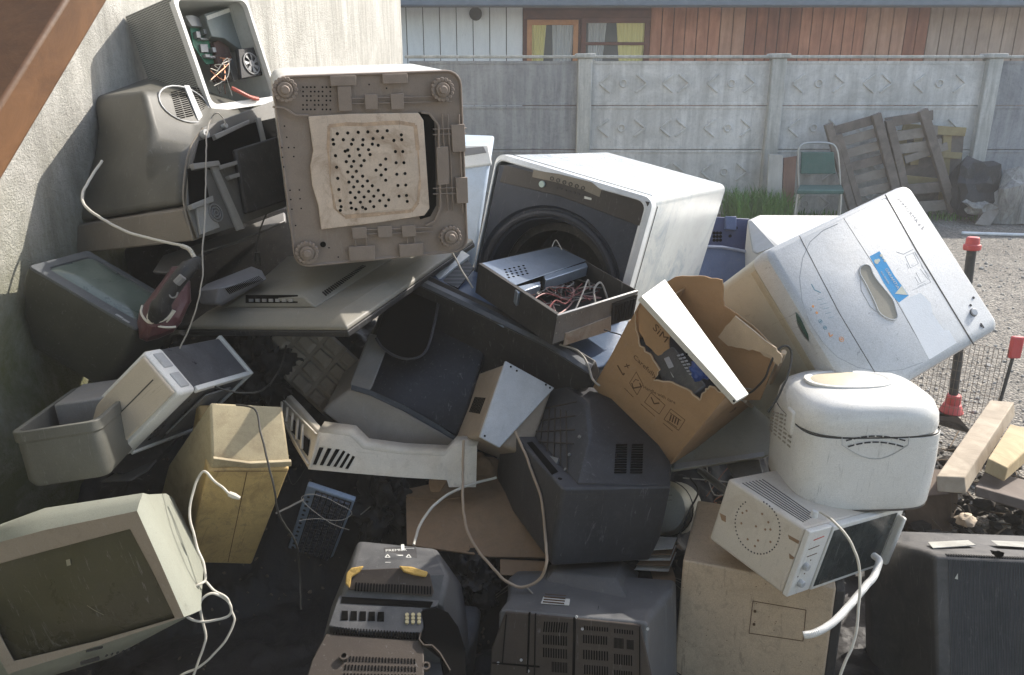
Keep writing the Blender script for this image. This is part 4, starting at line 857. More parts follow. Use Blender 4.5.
# speaker grille frame in the gap
t = Thing('speaker_grille', 'broken white frame with black mesh stuck between the flat televisions', 'speaker grille', loc=U(452, 280, 2.9))
mb = MB(); mb.prism([U(428,278,2.86), U(436,282,2.83), U(470,255,2.97), U(462,250,3.0)], (0,.01,-.02)); mb.prism([U(436,268,2.9), U(441,274,2.88), U(446,270,2.9)], (0,.01,.01)); t.part('frame', mb, m_whitep, bevel=.003)
mb = MB(); mb.prism([U(442,281,2.84), U(458,288,2.80), U(474,268,2.92), U(466,258,2.98)], (0,.006,-.006)); t.part('mesh', mb, grille_mat('black mesh', (.10,.10,.10), (.01,.01,.01), .008, .36))
cable('twin_cable', 'pair of tan wires dropping from the brown washing machine corner', [(452,252,2.62),(458,262,2.62),(464,275,2.62),(473,288,2.62)], .0028, m_cg)

# ============================================================= M black tube set with grey front band
t = Thing('tube_television', 'black tube television with hollow back and grey beige front band above the white frame', 'television', loc=U(400, 400, 2.75))
mb = MB(); band = [(322,412),(330,404),(350,389),(372,394),(398,408),(425,424),(456,441),(449,455),(430,454),(400,451),(370,443),(345,430)]
mb.loft([[U(x, y, 2.60) for x, y in band], [U(x, y, 2.60) + Vector((.03,.20,.06)) for x, y in band]]); t.part('front_band', mb, mat('taupe band', (.22,.20,.18), .45, dust=.4, dcol=(.30,.27,.235)), bevel=.008, seg=3)
mb = MB(); mb.hull([U(351,387,2.62), U(375,394,2.60), U(405,409,2.59), U(457,440,2.60), U(470,405,2.62), U(486,350,2.70), U(484,300,2.86), U(462,285,2.95), U(400,285,3.0), U(384,300,2.9), U(372,335,2.76), U(470,330,3.1), U(400,300,3.15), U(470,420,2.9), U(380,385,2.9)])
hs = t.part('housing', mb, mat('glossy black housing', (.012,.013,.017), .36, dust=.14, dcol=(.09,.09,.10)), bevel=.02, seg=4)
mb = MB(); mb.prism([U(349,386,2.60), U(371,391,2.585), U(386,352,2.66), U(376,340,2.70), U(368,338,2.72)], (.0,.03,.01)); t.part('side_rib', mb, m_grey, parent=hs, bevel=.005)
lp_ = spline([U(376,338,2.665), U(382,347,2.65), U(393,355,2.635), U(406,359,2.625), U(419,357,2.625), U(427,349,2.64), U(433,330,2.67), U(438,305,2.72), U(440,285,2.78)], 6)
mb = MB(); mb.tube(lp_, .0045, 8); lip = t.part('recess_lip', mb, mat('satin edge', (.03,.03,.036), .3, dust=.2, dcol=(.12,.12,.13)), parent=hs)
mb = MB(); mb.prism(lp_ + [U(400,290,2.8), U(384,312,2.74)], (0,.03,.0)); t.part('hollow', mb, m_void, parent=hs)  # flat black panel, paints in the dark inside of the hollow
mb = MB(); mb.prism([U(352,385,2.595), U(372,391,2.58), U(405,406,2.57), U(440,426,2.57), U(456,437,2.585), U(455,441,2.59), U(438,431,2.57), U(403,411,2.57), U(371,396,2.58), U(351,390,2.595)], (0,-.006,.004)); t.part('dark_trim', mb, m_blk_blue, bevel=.002)

# ============================================================= N quilted grey tray
t = Thing('moulded_tray', 'grey brown plastic tray with raised diamond squares under the flat television', 'tray', loc=U(315, 375, 2.9))
c0, c1, c2, c3 = U(300,305,2.98), U(362,362,2.86), U(322,414,2.78), U(256,352,2.92)
mb = MB(); n = (c1-c0).cross(c3-c0).normalized(); n = n if n.dot(C0-c0) > 0 else -n
mb.prism([c0, c1, c2, c3], -n*.03); m_tray = mat('pale brown tray', (.36,.30,.235), .5, dust=.4, dcol=(.33,.28,.22)); tr = t.part('tray', mb, m_tray, bevel=.008)
mb = MB()
for i in range(4):
    for j in range(4):
        P = lambda u, v, h=0: c0.lerp(c1, u).lerp(c3.lerp(c2, u), v) + n*h
        u0, u1, v0, v1 = i/4+.02, (i+1)/4-.02, j/4+.02, (j+1)/4-.02
        mb.loft([[P(u0,v0,.0005), P(u1,v0,.0005), P(u1,v1,.0005), P(u0,v1,.0005)], [P(u0+.03,v0+.03,.016), P(u1-.03,v0+.03,.016), P(u1-.03,v1-.03,.016), P(u0+.03,v1-.03,.016)]])
t.part('raised_square', mb, m_tray, parent=tr, bevel=.003)

# ============================================================= O white frame
t = Thing('appliance_surround', 'cracked white plastic appliance frame with slots lying across the keyboard', 'frame', loc=U(380, 465, 2.5))
m_ivory = mat('ivory plastic', (.52,.48,.41), .4, dust=.35, dcol=(.34,.28,.2), stain=.3, scol=(.2,.13,.07))
TL = [(318,432),(350,436),(363,449),(400,454),(444,456),(453,447),(477,446)]; BLp = [(308,469),(330,471),(352,473),(400,477),(447,480),(449,487),(476,487)]
mb = MB(); fr_ = [U(x, y, 2.42 + (x-308)/170*.06) for x, y in TL]; bt = [U(x, y, 2.40 + (x-308)/170*.06) for x, y in BLp]
v_ = Vector((0,.02,0)); mb.loft([fr_, bt, [p+v_ for p in bt], [p+v_ for p in fr_], fr_], False, False, closed=False); t.part('front_rail', mb, m_ivory, bevel=.002, solid=.002)
mb = MB(); mb.loft([fr_, [p + Vector((.01,.05,.012)) for p in fr_]], False, False, closed=False); t.part('ledge', mb, m_ivory, solid=.004)
pf = wplane(fr_[0], fr_[2], bt[0]); mb = MB(); off_ = Vector((0,-.004,.001))
for k in range(6):
    q_ = lambda u, v: (fr_[0].lerp(fr_[1], u*2) if u < .5 else fr_[1].lerp(fr_[2], u*2-1)).lerp(bt[0].lerp(bt[2], u), v)
    u0 = .10 + k*.145; mb.prism([q_(u0,.40)+off_, q_(min(u0+.07,1),.40)+off_, q_(min(u0+.05,1),.86)+off_, q_(u0-.02,.86)+off_], (0,.006,0))
t.part('slots', mb, m_void)
mb = MB(); mb.pxline(pf, [(322,446),(360,452),(444,462)], .002, .003); mb.pxline(pf, [(320,432),(310,468)], .004, .004); t.part('moulding', mb, m_ivory)
mb = MB(); a = [U(278,412,2.62), U(287,396,2.66), U(300,410,2.56), U(319,432,2.42), U(308,469,2.40), U(293,445,2.50)]; mb.prism(a, (.012,.015,0)); arm = t.part('side_arm', mb, m_ivory, bevel=.003)
mb = MB(); pa = wplane(a[0], a[3], a[4])
for k in range(5):
    u = k/5; mb.pxline(pa, [(283+26*u,402+28*u),(280+26*u+2,413+50*u*.9)], .006, .008)
mb.pxline(pa, [(285,401),(317,434)], .004, .008); mb.pxline(pa, [(281,414),(309,464)], .004, .008); t.part('ribs', mb, m_ivory, parent=arm, bevel=.001)
mb = MB(); mb.pxpoly(pa, [(290,415),(299,425),(300,440),(292,432)], .0005, .002); mb.pxpoly(pa, [(303,434),(310,440),(308,456),(302,448)], .0005, .002); t.part('openings', mb, m_void, parent=arm)

# ============================================================= P white mini computer case lying on its side
t = Thing('computer_case', 'slim white and black computer case with beige cover, tipped beside the wall', 'computer case', pose='white_case')
w2, d2, h2 = t.D/2; F = t.face('-y')
mb = MB(); mb.bb(-w2+.004, w2-.004, -d2+.07, d2, -h2+.004, h2-.004); t.part('body', mb, mat('glossy dark case', (.045,.045,.05), .25, dust=.35, dcol=(.22,.22,.23)), bevel=.004)
mb = MB(); mb.loft([rr(0,0,2*w2,2*h2,.012,-d2+.069,5), rr(0,0,2*w2,2*h2,.012,-d2+.012,5), rr(0,0,2*w2-.012,2*h2-.012,.012,-d2+.001,5)]); fbz = t.part('front_bezel', mb, m_whitep, bevel=.002)
mb = MB(); mb.bb(-w2+.014, w2-.014, -d2-.010, -d2+.0005, -h2+.008, h2-.008); cov = t.part('cover', mb, m_beigep, bevel=.006, seg=3)
mb = MB(); mb.bb(.0-.0015, .0015, -d2-.0112, -d2-.0095, -h2+.02, h2-.03); mb.bb(-.012, .004, -d2-.0115, -d2-.0095, -h2+.03, -h2+.05); t.part('seam', mb, m_seam, parent=cov)
mb = MB()
for x0, x1 in ((-w2+.018,-.01), (.01,w2-.018)): mb.bb(x0, x1, -d2+.018, -d2+.058, h2-.003, h2+.004)
t.part('grey_inset', mb, m_lgrey, parent=fbz, bevel=.004)
mb = MB(); mb.bb(w2-.012, w2+.004, -d2+.075, d2, h2-.014, h2+.003); mb.bb(w2-.006, w2+.003, -d2+.075, d2, -h2-.002, -h2+.012); mb.bb(-w2-.002, w2+.002, d2+.0005, d2+.016, -h2-.004, h2+.003); t.part('white_edge', mb, m_whitep, bevel=.003)
mb = MB(); mb.bb(w2+.0002, w2+.006, -.02, .12, -.08, .10); t.part('side_plate', mb, m_grey, bevel=.002)

# ============================================================= Q grey open bin shaped printer body
t = Thing('printer', 'grey printer casing with open top squeezed against the wall above the monitor', 'printer', pose='bin')
w2, d2, h2 = t.D/2; th = .008; m_gb = mat('olive grey casing', (.085,.084,.072), .5, dust=.35, dcol=(.22,.21,.18))
mb = MB(); out_ = [rz(0,0,2*w2-.02,2*d2-.02,.025,-h2), rz(0,0,2*w2,2*d2,.03,-h2+.02), rz(0,0,2*w2,2*d2,.03,h2-.03), rz(0,0,2*w2+.008,2*d2+.008,.03,h2-.028), rz(0,0,2*w2+.008,2*d2+.008,.03,h2), rz(0,0,2*w2-.02,2*d2-.02,.025,h2), rz(0,0,2*w2-.02,2*d2-.02,.025,h2-.07)]
mb.loft(out_); t.part('casing', mb, m_gb, bevel=.002)
mb = MB(); mb.bb(-w2+.03, w2-.03, -.02, d2-.02, h2-.068, h2+.012); t.part('paper_tray', mb, m_grey, bevel=.006)
mb = MB(); mb.prism([U(70,402,2.42), U(84,388,2.5), U(107,380,2.45), U(110,402,2.35), U(92,412,2.3)], (0,.03,-.03)); mb2 = mb; t2 = None
solo('casing_lid', 'small light grey casing lid propped behind the grey printer casing', 'lid', mb, m_lgrey, bevel=.006)
# black plates below the white case
mb = MB(); mb.prism([U(108,470,2.32), U(118,458,2.36), U(190,405,2.6), U(207,399,2.62), U(208,405,2.6), U(140,478,2.33)], (0,.01,-.012)); solo('steel_sheet', 'thin dark panel sticking out beneath the slim white case', 'panel', mb, m_blackd, bevel=.002)
mb = MB(); mb.prism([U(100,482,2.30), U(130,480,2.27), U(147,470,2.32), U(160,455,2.42), U(120,470,2.40)], (0,.01,-.008)); solo('steel_sheet', 'small blue grey plate edge just above the bottom left monitor', 'panel', mb, m_grey, bevel=.002)

# ============================================================= R yellowed housing
t = Thing('tube_monitor', 'yellowed dirty monitor housing standing on end behind the bottom left monitor', 'monitor', pose='yellow')
w2, d2, h2 = t.D/2; F = t.face('-y')
mb = MB(); mb.hull([F.px(208,470), F.px(290,468), F.px(252,565), F.px(186,563)] + [F.px(*p) + Vector((0,.26,0)) for p in ((208,468),(286,466),(250,560),(190,560))]); t.part('front_half', mb, m_yellowed, bevel=.008, seg=3)
Tt = [F.px(212,466,-.006), F.px(290,462,-.006), F.px(282,407,-.13), F.px(210,403,-.13)]
mb = MB(); mb.hull(Tt + [F.px(168,466,-.22), F.px(160,498,-.24), F.px(188,556,-.10), F.px(208,474,-.02), F.px(284,470,-.26), F.px(240,540,-.2), F.px(275,412,-.28)]); m_y2 = mat('paler yellowed plastic', (.42,.35,.215), .55, dust=.4, dcol=(.24,.20,.14), var=.2, stain=.6, scol=(.16,.10,.05))
t.part('rear_half', mb, m_y2, bevel=.010, seg=3)
mb = MB(); mb.pxpoly(F, [(213,457),(250,462),(291,460),(291,465),(250,467),(212,463)], -.004, .006); t.part('ridge', mb, m_y2, bevel=.002)
mb = MB(); mb.pxline(F, [(247,472),(228,562)], .0015, .0012); mb.pxline(F, [(214,471),(288,471)], .0015, .0012); mb.pxline(F, [(197,472+60),(192,556)], .001, .001); t.part('seam', mb, m_ink)

# ============================================================= S monitor at the bottom left
t = Thing('tube_monitor', 'beige grey tube monitor with dusty brown screen in the bottom left corner', 'monitor', pose='monitor')
w2, d2, h2 = t.D/2; yf = -d2; F = t.face('-y')
m_mon = mat('greenish beige housing', (.27,.28,.235), .45, dust=.35, dcol=(.28,.27,.21), var=.08)
m_monf = mat('pinkish bezel', (.29,.24,.195), .45, dust=.35, dcol=(.22,.19,.15), var=.08)
def prx(pts, h): return [F.px(x, y, h) for x, y in pts]
sc_ = [(-31,572),(50,550),(130,529),(153,572),(175,618),(96,641),(14,661),(-9,617)]
fr2 = [(-52,556),(45,530),(137,511),(160,562),(184,617),(100,645),(8,674),(-24,617)]
ed2 = [(-56,545),(45,508),(143,493),(174,556),(201,610),(110,658),(0,692),(-40,617)]
mb = MB(); mb.loft([prx(sc_, -.012), prx(sc_, .001), prx(fr2, .006)], False, False); bz = t.part('bezel', mb, m_monf, bevel=.002)
lo2 = [(14,661),(96,641),(175,618),(184,617),(188,628),(150,646),(100,662),(50,674),(8,684)]
mb = MB(); mb.loft([prx(fr2, .0055), [p.lerp(q, .5) + F.n*.002 for p, q in zip(prx(fr2, .0), prx(ed2, -.035))], prx(ed2, -.05), [Vector((p.x*.93-.006, p.y+.05, p.z*.93-.008)) for p in prx(ed2, -.06)],
    [Vector((p.x*.74-.02, p.y+.20, p.z*.72-.02)) for p in prx(ed2, -.06)], [Vector((p.x*.45-.03, p.y+.34, p.z*.45-.03)) for p in prx(ed2, -.06)]], False, True); t.part('housing', mb, m_mon, angle=60)
mb = MB(); R0 = prx(sc_, -.010); cc = sum(R0, Vector())/8
k2 = lambda s, h: [cc + (p-cc)*s + F.n*h for p in R0]
mb.loft([k2(1.01,-.004), k2(.85,.0015), k2(.55,.0055), k2(.2,.0075)]); t.part('screen', mb, m_screen, angle=60)
mb = MB(); mb.pxpoly(F, [(82,660),(100,655),(101,658),(83,663)], .004, .009); mb.pxdots(F, [(108+k*5.5, 654-k*1.5) for k in range(6)], .0022, .004, .009); mb.pxpoly(F, [(88,649),(104,645),(104,646.5),(88,650.5)], .004, .0085); t.part('buttons', mb, m_inkd)
Fs = Plane(F.o - F.n*.0035, F.n, t.inv); mb = MB(); mb.pxline(Fs, [(84,592),(82,597),(84,603),(94,610),(104,615)], .0012, .0006); mb.pxpoly(Fs, [(66,560),(70,559),(71,565),(67,566)], 0, .0006); t.part('smear', mb, mat('pale smear', (.26,.24,.17), .7, dust=0, scratch=0))
# ============================================================= T keyboard
t = Thing('keyboard', 'blue grey keyboard standing on end between the yellowed housing and white frame', 'keyboard', pose='keyboard')
w2, d2, h2 = t.D/2
mb = MB(); mb.bb(-w2, w2, -d2, d2, -h2, h2-.006); t.part('base', mb, mat('blue silver plastic', (.20,.26,.36), .4, dust=.15, dcol=(.2,.2,.2)), bevel=.004)
mb = MB(); mb.bb(-w2+.030, w2-.008, -d2+.010, d2-.010, h2-.0055, h2-.003); kb = t.part('key_bed', mb, m_black)
mb = MB()
for i in range(6):
    for j in range(21):
        x = -w2+.034 + i*.0185; y = -d2+.014 + j*.0197; mb.hexa([Vector((x,y,h2-.003)), Vector((x+.016,y,h2-.003)), Vector((x+.016,y+.017,h2-.003)), Vector((x,y+.017,h2-.003))], [Vector((x+.002,y+.002,h2+.004)), Vector((x+.014,y+.002,h2+.004)), Vector((x+.014,y+.015,h2+.004)), Vector((x+.002,y+.015,h2+.004))])
t.part('keys', mb, mat('blue black keys', (.04,.046,.065), .4, dust=.2, dcol=(.14,.14,.15)), parent=kb)
mb = MB()
for j in range(14): mb.cyl(Vector((-w2+.015, -d2+.03+j*.027, h2-.006)), (0,0,1), .005, .002, 10)
t.part('media_buttons', mb, m_black)

# ============================================================= V dirty cardboard and what lies round it
t = Thing('cardboard_sheet', 'dirty brown cardboard flap spread between the white frame and black television', 'cardboard', loc=U(470, 520, 2.5))
A_ = [U(406,497,2.56), U(440,490,2.60), U(500,470,2.66), U(545,475,2.62), U(548,558,2.36), U(490,557,2.36), U(407,545,2.38)]
mb = MB(); c = sum(A_, Vector())/7; mb.add([c + Vector((0,0,.02))] + A_, [[0,i+1,(i+1) % 7+1] for i in range(7)]); t.part('sheet', mb, m_cardd, solid=.006, smooth=False)
mb = MB(); mb.tube([U(407,497,2.55), U(440,500,2.53), U(463,497,2.54)], .003, 6); mb.prism([U(406,497,2.545), U(408,490,2.57), U(455,480,2.62), U(460,500,2.54)], (0,.003,.003)); t.part('fold', mb, m_cardd)
mb = MB(); mb.prism([U(428,484,2.50), U(436,474,2.50), U(447,466,2.50), U(449,480,2.49), U(440,493,2.48), U(430,493,2.49)], (0,.02,.01)); solo('torn_foam', 'small torn tan foam scrap beside the white frame end', 'foam', mb, mat('tan foam', (.25,.15,.08), .95, dust=.3, bump=.6, bscale=90, scratch=0), bevel=.006)
def crumple(name, label, cat, px, z, s, m, seed, rough_=.5, group=None, subd=3):
    c = U(px[0], px[1], z); bm = bmesh.new(); bmesh.ops.create_icosphere(bm, subdivisions=subd, radius=1); mb = MB(); vs = []
    for v in bm.verts:
        k = 1 + rough_*(noise.noise(v.co*1.6 + Vector((seed*2.3,0,1))) + .6*(.3-abs(noise.noise(v.co*3.5 + Vector((seed,5,0))))*2) + .25*(.3-abs(noise.noise(v.co*8 + Vector((seed,5,0))))*2)); vs.append(Vector((v.co.x*s[0]*k, v.co.y*s[1]*k, v.co.z*s[2]*k)) + c)
    mb.add(vs, [[v.index for v in f.verts] for f in bm.faces]); bm.free(); return solo(name, label, cat, mb, m, group, angle=75)
crumple('crumpled_wrap', 'crumpled grey brown wrapping caught beside the beige plastic housing', 'wrapping', (483,468), 2.62, (.055,.04,.05), m_cardd, 3)
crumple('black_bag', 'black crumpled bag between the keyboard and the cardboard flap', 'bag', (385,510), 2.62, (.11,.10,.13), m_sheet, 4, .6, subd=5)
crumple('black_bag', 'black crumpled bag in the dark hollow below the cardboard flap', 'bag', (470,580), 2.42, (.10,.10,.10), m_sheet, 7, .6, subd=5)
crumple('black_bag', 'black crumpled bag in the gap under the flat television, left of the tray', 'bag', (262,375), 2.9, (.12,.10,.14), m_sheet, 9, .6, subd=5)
mb = MB(); mb.prism([U(500,560,2.33), U(545,562,2.33), U(545,578,2.28), U(500,575,2.28)], (0,.02,-.01)); solo('wood_scrap', 'small brown wood scrap under the edge of the cardboard flap', 'wood', mb, m_cardd, bevel=.003)

# ============================================================= W broken tube set, back view
def slots_row(mb, pl, q, n, h=.0015): mb.pxslots(pl, q, n, 1, .45, 1, -.0005, h)
t = Thing('tube_television', 'black tube television with yellow foam and a hole broken in its back', 'television', pose='broken_set')
w2, d2, h2 = t.D/2; F = t.face('-y'); Tz = t.face('+z')
m_w = mat('slate black plastic', (.046,.047,.050), .45, dust=.5, dcol=(.16,.157,.155))
mb = MB()
mb.loft([[Vector((p.x + .02, p.y, p.z)) for p in rr(0,-.12,2*w2+.0,.16,.02,-d2+.03)], rr(.03,-.12,2*w2+.06,.26,.03,-d2+.16), rr(.05,-.12,2*w2+.10,.34,.03,-d2+.30), rr(.05,-.12,2*w2+.12,.38,.02,-d2+.42)]); t.part('housing', mb, m_w, bevel=.01)
hump = [F.px(339,601,.0), F.px(442,605,.0), F.px(449,575,-.03), F.px(436,549,-.20), F.px(358,541,-.20), F.px(347,578,-.03)]
mb = MB(); mb.hull([p for p in hump] + [p + Vector((0,.25,-.14)) for p in hump[3:5]] + [F.px(466,672,-.15), F.px(474,660,-.30), F.px(320,650,-.1), F.px(330,610,-.25), F.px(462,585,-.35)]); hp = t.part('hump', mb, m_w, bevel=.012, seg=3)
Pn = wplane(t.W(F.px(339,601)), t.W(F.px(442,605)), t.W(F.px(440,575,-.03)))
Pn.o = t.inv @ Pn.o; Pn.n = t.inv.to_3x3() @ Pn.n; Pn.inv = t.inv
Pz = Plane(F.px(360,560,-.10), (F.px(442,605)-F.px(339,601)).cross(F.px(358,541,-.20)-F.px(347,578,-.03)), t.inv)
if Pz.n.z < 0: Pz.n = -Pz.n
Pz.o = F.px(358,541,-.20)
mb = MB(); mb.pxpoly(Pn, [(348,590),(352,576),(362,570),(405,568),(430,574),(434,592),(432,597)], .003, .007); gr = t.part('rear_grille', mb, m_dbrown, parent=hp, bevel=.002)
mb = MB(); slots_row(mb, Pn, [(355,583),(432,587),(432,595),(354,591)], 26, .009); t.part('slots', mb, m_void, parent=gr)
for q_ in ([(346,585),(347,574),(352,569),(364,567),(360,573),(352,578),(350,589)], [(399,567),(412,568),(428,573),(426,578),(414,576),(404,573)]):
    mb = MB(); mb.pxpoly(Pn, q_, .006, .018); t.part('foam_strip', mb, m_foam, bevel=.003)
mb = MB(); mb.pxpoly(Pz, [(384,549),(416,548),(417,561),(384,562)], .0035, .0045); lb = t.part('label', mb, m_inkd, parent=hp)
mb = MB(); mb.pxpoly(Pz, [(401,546),(404,546),(404.5,551),(402.5,552),(401,550)], .0046, .0052); mb.pxline(Pz, [(394,557),(403,557)], .004, .0052)
mb.pxline(Pz, [(385,559),(387.5,556),(390,559)], .0022, .0052, True); mb.pxline(Pz, [(406,559),(408.5,556),(411,559)], .0022, .0052, True); mb.pxline(Pz, [(385,564),(396,564)], .0016, .0052); mb.pxline(Pz, [(405,550),(414,550)], .0012, .0052); t.part('label_print', mb, m_label, parent=lb)
text_part('label_words', 'PREMIER', .015, t, Pz, (385.5,551.5), (397,551), m_label, parent=lb, h=.0048)
# terminal panel below the hump
S1 = wplane(t.W(F.px(339,601)), t.W(F.px(442,605)), t.W(F.px(330,632, .06)))
S1.o = t.inv @ S1.o; S1.n = t.inv.to_3x3() @ S1.n; S1.inv = t.inv
mb = MB(); mb.pxpoly(S1, [(339,596),(440,600),(437,607),(422,610),(424,628),(421,634),(360,633),(328,627),(336,604)], -.03, .004); tp = t.part('terminal_panel', mb, m_w, bevel=.003)
mb = MB(); mb.pxpoly(S1, [(342,598),(433,603),(430,609),(341,604)], .004, .006); slots_row(mb, S1, [(333,628),(421,634),(421,640),(332,634)], 30, .006)
for k in range(5): mb.pxpoly(S1, [(342+k*9,612+k*.3),(348+k*9,612+k*.3),(348+k*9,621+k*.3),(341+k*9,621+k*.3)], .004, .006)
t.part('recesses', mb, m_void, parent=tp)
mb = MB()
for i in range(3):
    for j in range(3): mb.pxdots(S1, [(407+i*6, 616.5+j*3.6)], .0045, .004, .010, 10)
t.part('sockets', mb, mat('yellow white sockets', (.45,.38,.2), .4, dust=.2), parent=tp)
mb = MB(); mb.pxpoly(S1, [(326,634),(420,641),(424,650),(424,700),(300,700),(312,660)], -.04, .002); lp = t.part('lower_panel', mb, mat('brown back plate', (.045,.035,.028), .6, dust=.15, dcol=(.10,.08,.06)), bevel=.003)
mb = MB(); mb.pxslots(S1, [(346,655),(416,658),(418,690),(340,690)], 22, 4, .4, .6, .0015, .004); t.part('slots', mb, m_void, parent=lp)
for q_ in ((344,658,.002), (426,668,-.01)):
    mb = MB(); mb.annulus(S1.px(*q_), S1.n, .006, .010, .012, 14); t.part('screw_boss', mb, m_dbrown, parent=lp)
mb = MB(); mb.pxpoly(S1, [(421,613),(437,609),(448,614),(458,628),(465,650),(466,690),(447,690),(440,654),(427,644),(421,640),(425,628)], -.02, .006); t.part('broken_hole', mb, m_void)
mb = MB(); mb.pxline(S1, [(421,634),(419,641),(424,647),(432,647),(440,655),(450,672)], .003, .010); t.part('broken_edge', mb, m_dbrown)

# ============================================================= X vented tube set, back view
t = Thing('tube_television', 'black tube television seen from behind with brown vented back and white label', 'television', pose='vented_set')
w2, d2, h2 = t.D/2; F = t.face('-y'); Tz = t.face('+z')
m_x = mat('blue grey black plastic', (.058,.060,.064), .42, dust=.45, dcol=(.17,.168,.165))
mb = MB(); mb.loft([rr(0,0,2*w2,2*h2,.014,-d2), rr(0,0,2*w2+.02,2*h2+.005,.02,-d2+.10), rr(.0,0,2*w2+.07,2*h2+.03,.02,-d2+.22), rr(0,0,2*w2+.09,2*h2+.05,.015,-d2+.24), rr(0,0,2*w2+.09,2*h2+.05,.015,-d2+.34)]); hs = t.part('housing', mb, m_x, bevel=.006)
mb = MB(); hb = [Tz.px(*p, .0) for p in ((538,589),(631,604),(640,572),(545,566))]; ht = [Tz.px(552,572,.045), Tz.px(616,578,.045), Tz.px(622,560,.045), Tz.px(560,560,.045)]; mb.hexa([p - Vector((0,0,.002)) for p in hb], ht); t.part('hump', mb, m_x, bevel=.006)
mb = MB(); mb.pxpoly(F, [(506,611),(641,624),(655,690),(490,690),(492,648)], -.004, .006); bp_ = t.part('back_panel', mb, m_dbrown, bevel=.003)
mb = MB()
for q in ([(544,621),(569,622),(568,632),(543,631)], [(543,634),(568,636),(568,645),(543,643)], [(543,647),(568,649),(568,658),(543,656)], [(552,661),(568,662),(568,672),(552,671)], [(584,625),(609,627),(609,631),(584,629)], [(583,634),(608,636),(608,644),(583,642)], [(583,649),(609,651),(609,660),(583,658)], [(584,664),(609,666),(609,675),(584,673)]): slots_row(mb, F, q, 10, .0075)
for q in ([(614,628),(634,630),(634,634),(614,632)], [(614,637),(624,638),(624,648),(614,647)], [(627,639),(634,639.5),(634,649),(627,648)], [(614,653),(633,655),(633,665),(614,663)], [(614,669),(633,671),(633,680),(614,678)]): slots_row(mb, F, q, 8, .0075)
t.part('slots', mb, m_void, parent=bp_)
mb = MB(); mb.pxline(F, [(530,612),(528,672)], .004, .008); mb.pxline(F, [(507,614),(503,662)], .002, .008); mb.pxline(F, [(575,617),(574,675)], .006, .008); mb.pxline(F, [(536,613),(535,675)], .002, .008); mb.pxline(F, [(640,626),(640,675)], .002, .008); mb.pxline(F, [(493,662),(540,666)], .003, .008); t.part('seam', mb, m_void, parent=bp_)
mb = MB(); mb.pxdots(F, [(583,628),(499,662),(522,659),(529,670),(577,616),(648,628)], .0035, .006, .009); t.part('screws', mb, m_lgrey, parent=bp_)
mb = MB(); mb.pxpoly(Tz, [(545,594),(571,596),(569,607),(541,605)], .0035, .0055); lb = t.part('label', mb, m_label)
mb = MB()
for k in range(4): mb.pxline(Tz, [(545-k*.7,596.5+k*2.5),(566-k*.6,598.3+k*2.5)], .0015, .0075)
t.part('label_print', mb, m_ink, parent=lb)
mb = MB(); mb.pxpoly(Tz, [(640,587),(649,588),(648,603),(642,603)], .002, .007); mb.pxline(Tz, [(598,610),(600,600),(628,603)], .001, .002); t.part('recess', mb, m_void)

# ============================================================= Y big black set in the centre
t = Thing('tube_television', 'big black tube television lying face down in the centre under the torn carton', 'television', pose='centre_set')
w2, d2, h2 = t.D/2; F = t.face('-y'); L_ = t.face('-x')
m_y = mat('charcoal housing', (.033,.033,.037), .38, dust=.3, dcol=(.14,.14,.145))
mb = MB(); mb.loft([rz(0,0,2*w2-.03,2*d2-.02,.012,-h2-.02), rz(0,0,2*w2,2*d2,.014,-h2+.06), rz(0,0,2*w2,2*d2,.014,h2)]); t.part('front_half', mb, m_y, bevel=.006)
mb = MB(); mb.pxline(F, [(566,494),(672,495)], .0012, .001); mb.pxline(F, [(566,500),(672,500)], .001, .0008); t.part('seam', mb, m_seam)
G_ = lambda *p: t.inv @ U(*p)
Tz = t.face('+z'); Y_ = lambda x, y, h: Tz.px(x, y, h)
V_ = dict(a=Y_(522,423,-.002), b=Y_(541,392,.10), c=Y_(566,385,.15), d=Y_(587,403,.15), e=Y_(591,432,.10), f=Y_(577,486,-.002), g=Y_(671,487,-.002), h=Y_(673,440,.03), i=Y_(645,392,.15), j=Y_(640,420,-.002), k=Y_(560,400,-.002))
mb = MB(); mb.hull(V_.values()); rh = t.part('rear_half', mb, m_y, bevel=.010, seg=3)
def lpl(a_, b_, c_, off=0):
    n = (b_-a_).cross(c_-a_).normalized(); cc_ = t.inv @ C0
    if n.dot(cc_-a_) < 0: n = -n
    return Plane(a_ + n*off, n, t.inv)
Pr = lpl(V_['f'], V_['g'], V_['e']); mb = MB(); mb.pxslots(Pr, [(616,444),(627,444),(626,474),(614,474)], 1, 12, 1, .45, .0, .0035); mb.pxslots(Pr, [(632,444),(643,444),(642,474),(630,474)], 1, 12, 1, .45, .0, .0035); t.part('vent_slots', mb, m_void, parent=rh)
Pl_ = lpl(V_['a'], V_['b'], V_['f']); mb = MB()
for k in range(7): mb.pxline(Pl_, [(534+k*5.4,404+k*1.2),(527+k*6.8,430+k*7.2)], .0025, .004)
for k in range(4): mb.pxline(Pl_, [(530+k*3,412+k*10),(577-k*1,402+k*14)], .0025, .004)
rb = t.part('rear_grille', mb, m_dbrown, parent=rh)
mb = MB(); mb.pxdots(Pl_, [(580,437),(570,455),(566,470)], .005, 0, .005); mb.pxpoly(Pl_, [(548,456),(560,459),(558,465),(548,463)], 0, .006); t.part('screws', mb, m_metald, parent=rh)
Tz = t.face('+z'); mb = MB(); mb.pxpoly(Tz, [(527,443),(532,442),(558,472),(552,475)], .0005, .002); mb.pxdots(Tz, [(560,479)], .006, .0005, .002); t.part('recess', mb, m_void)
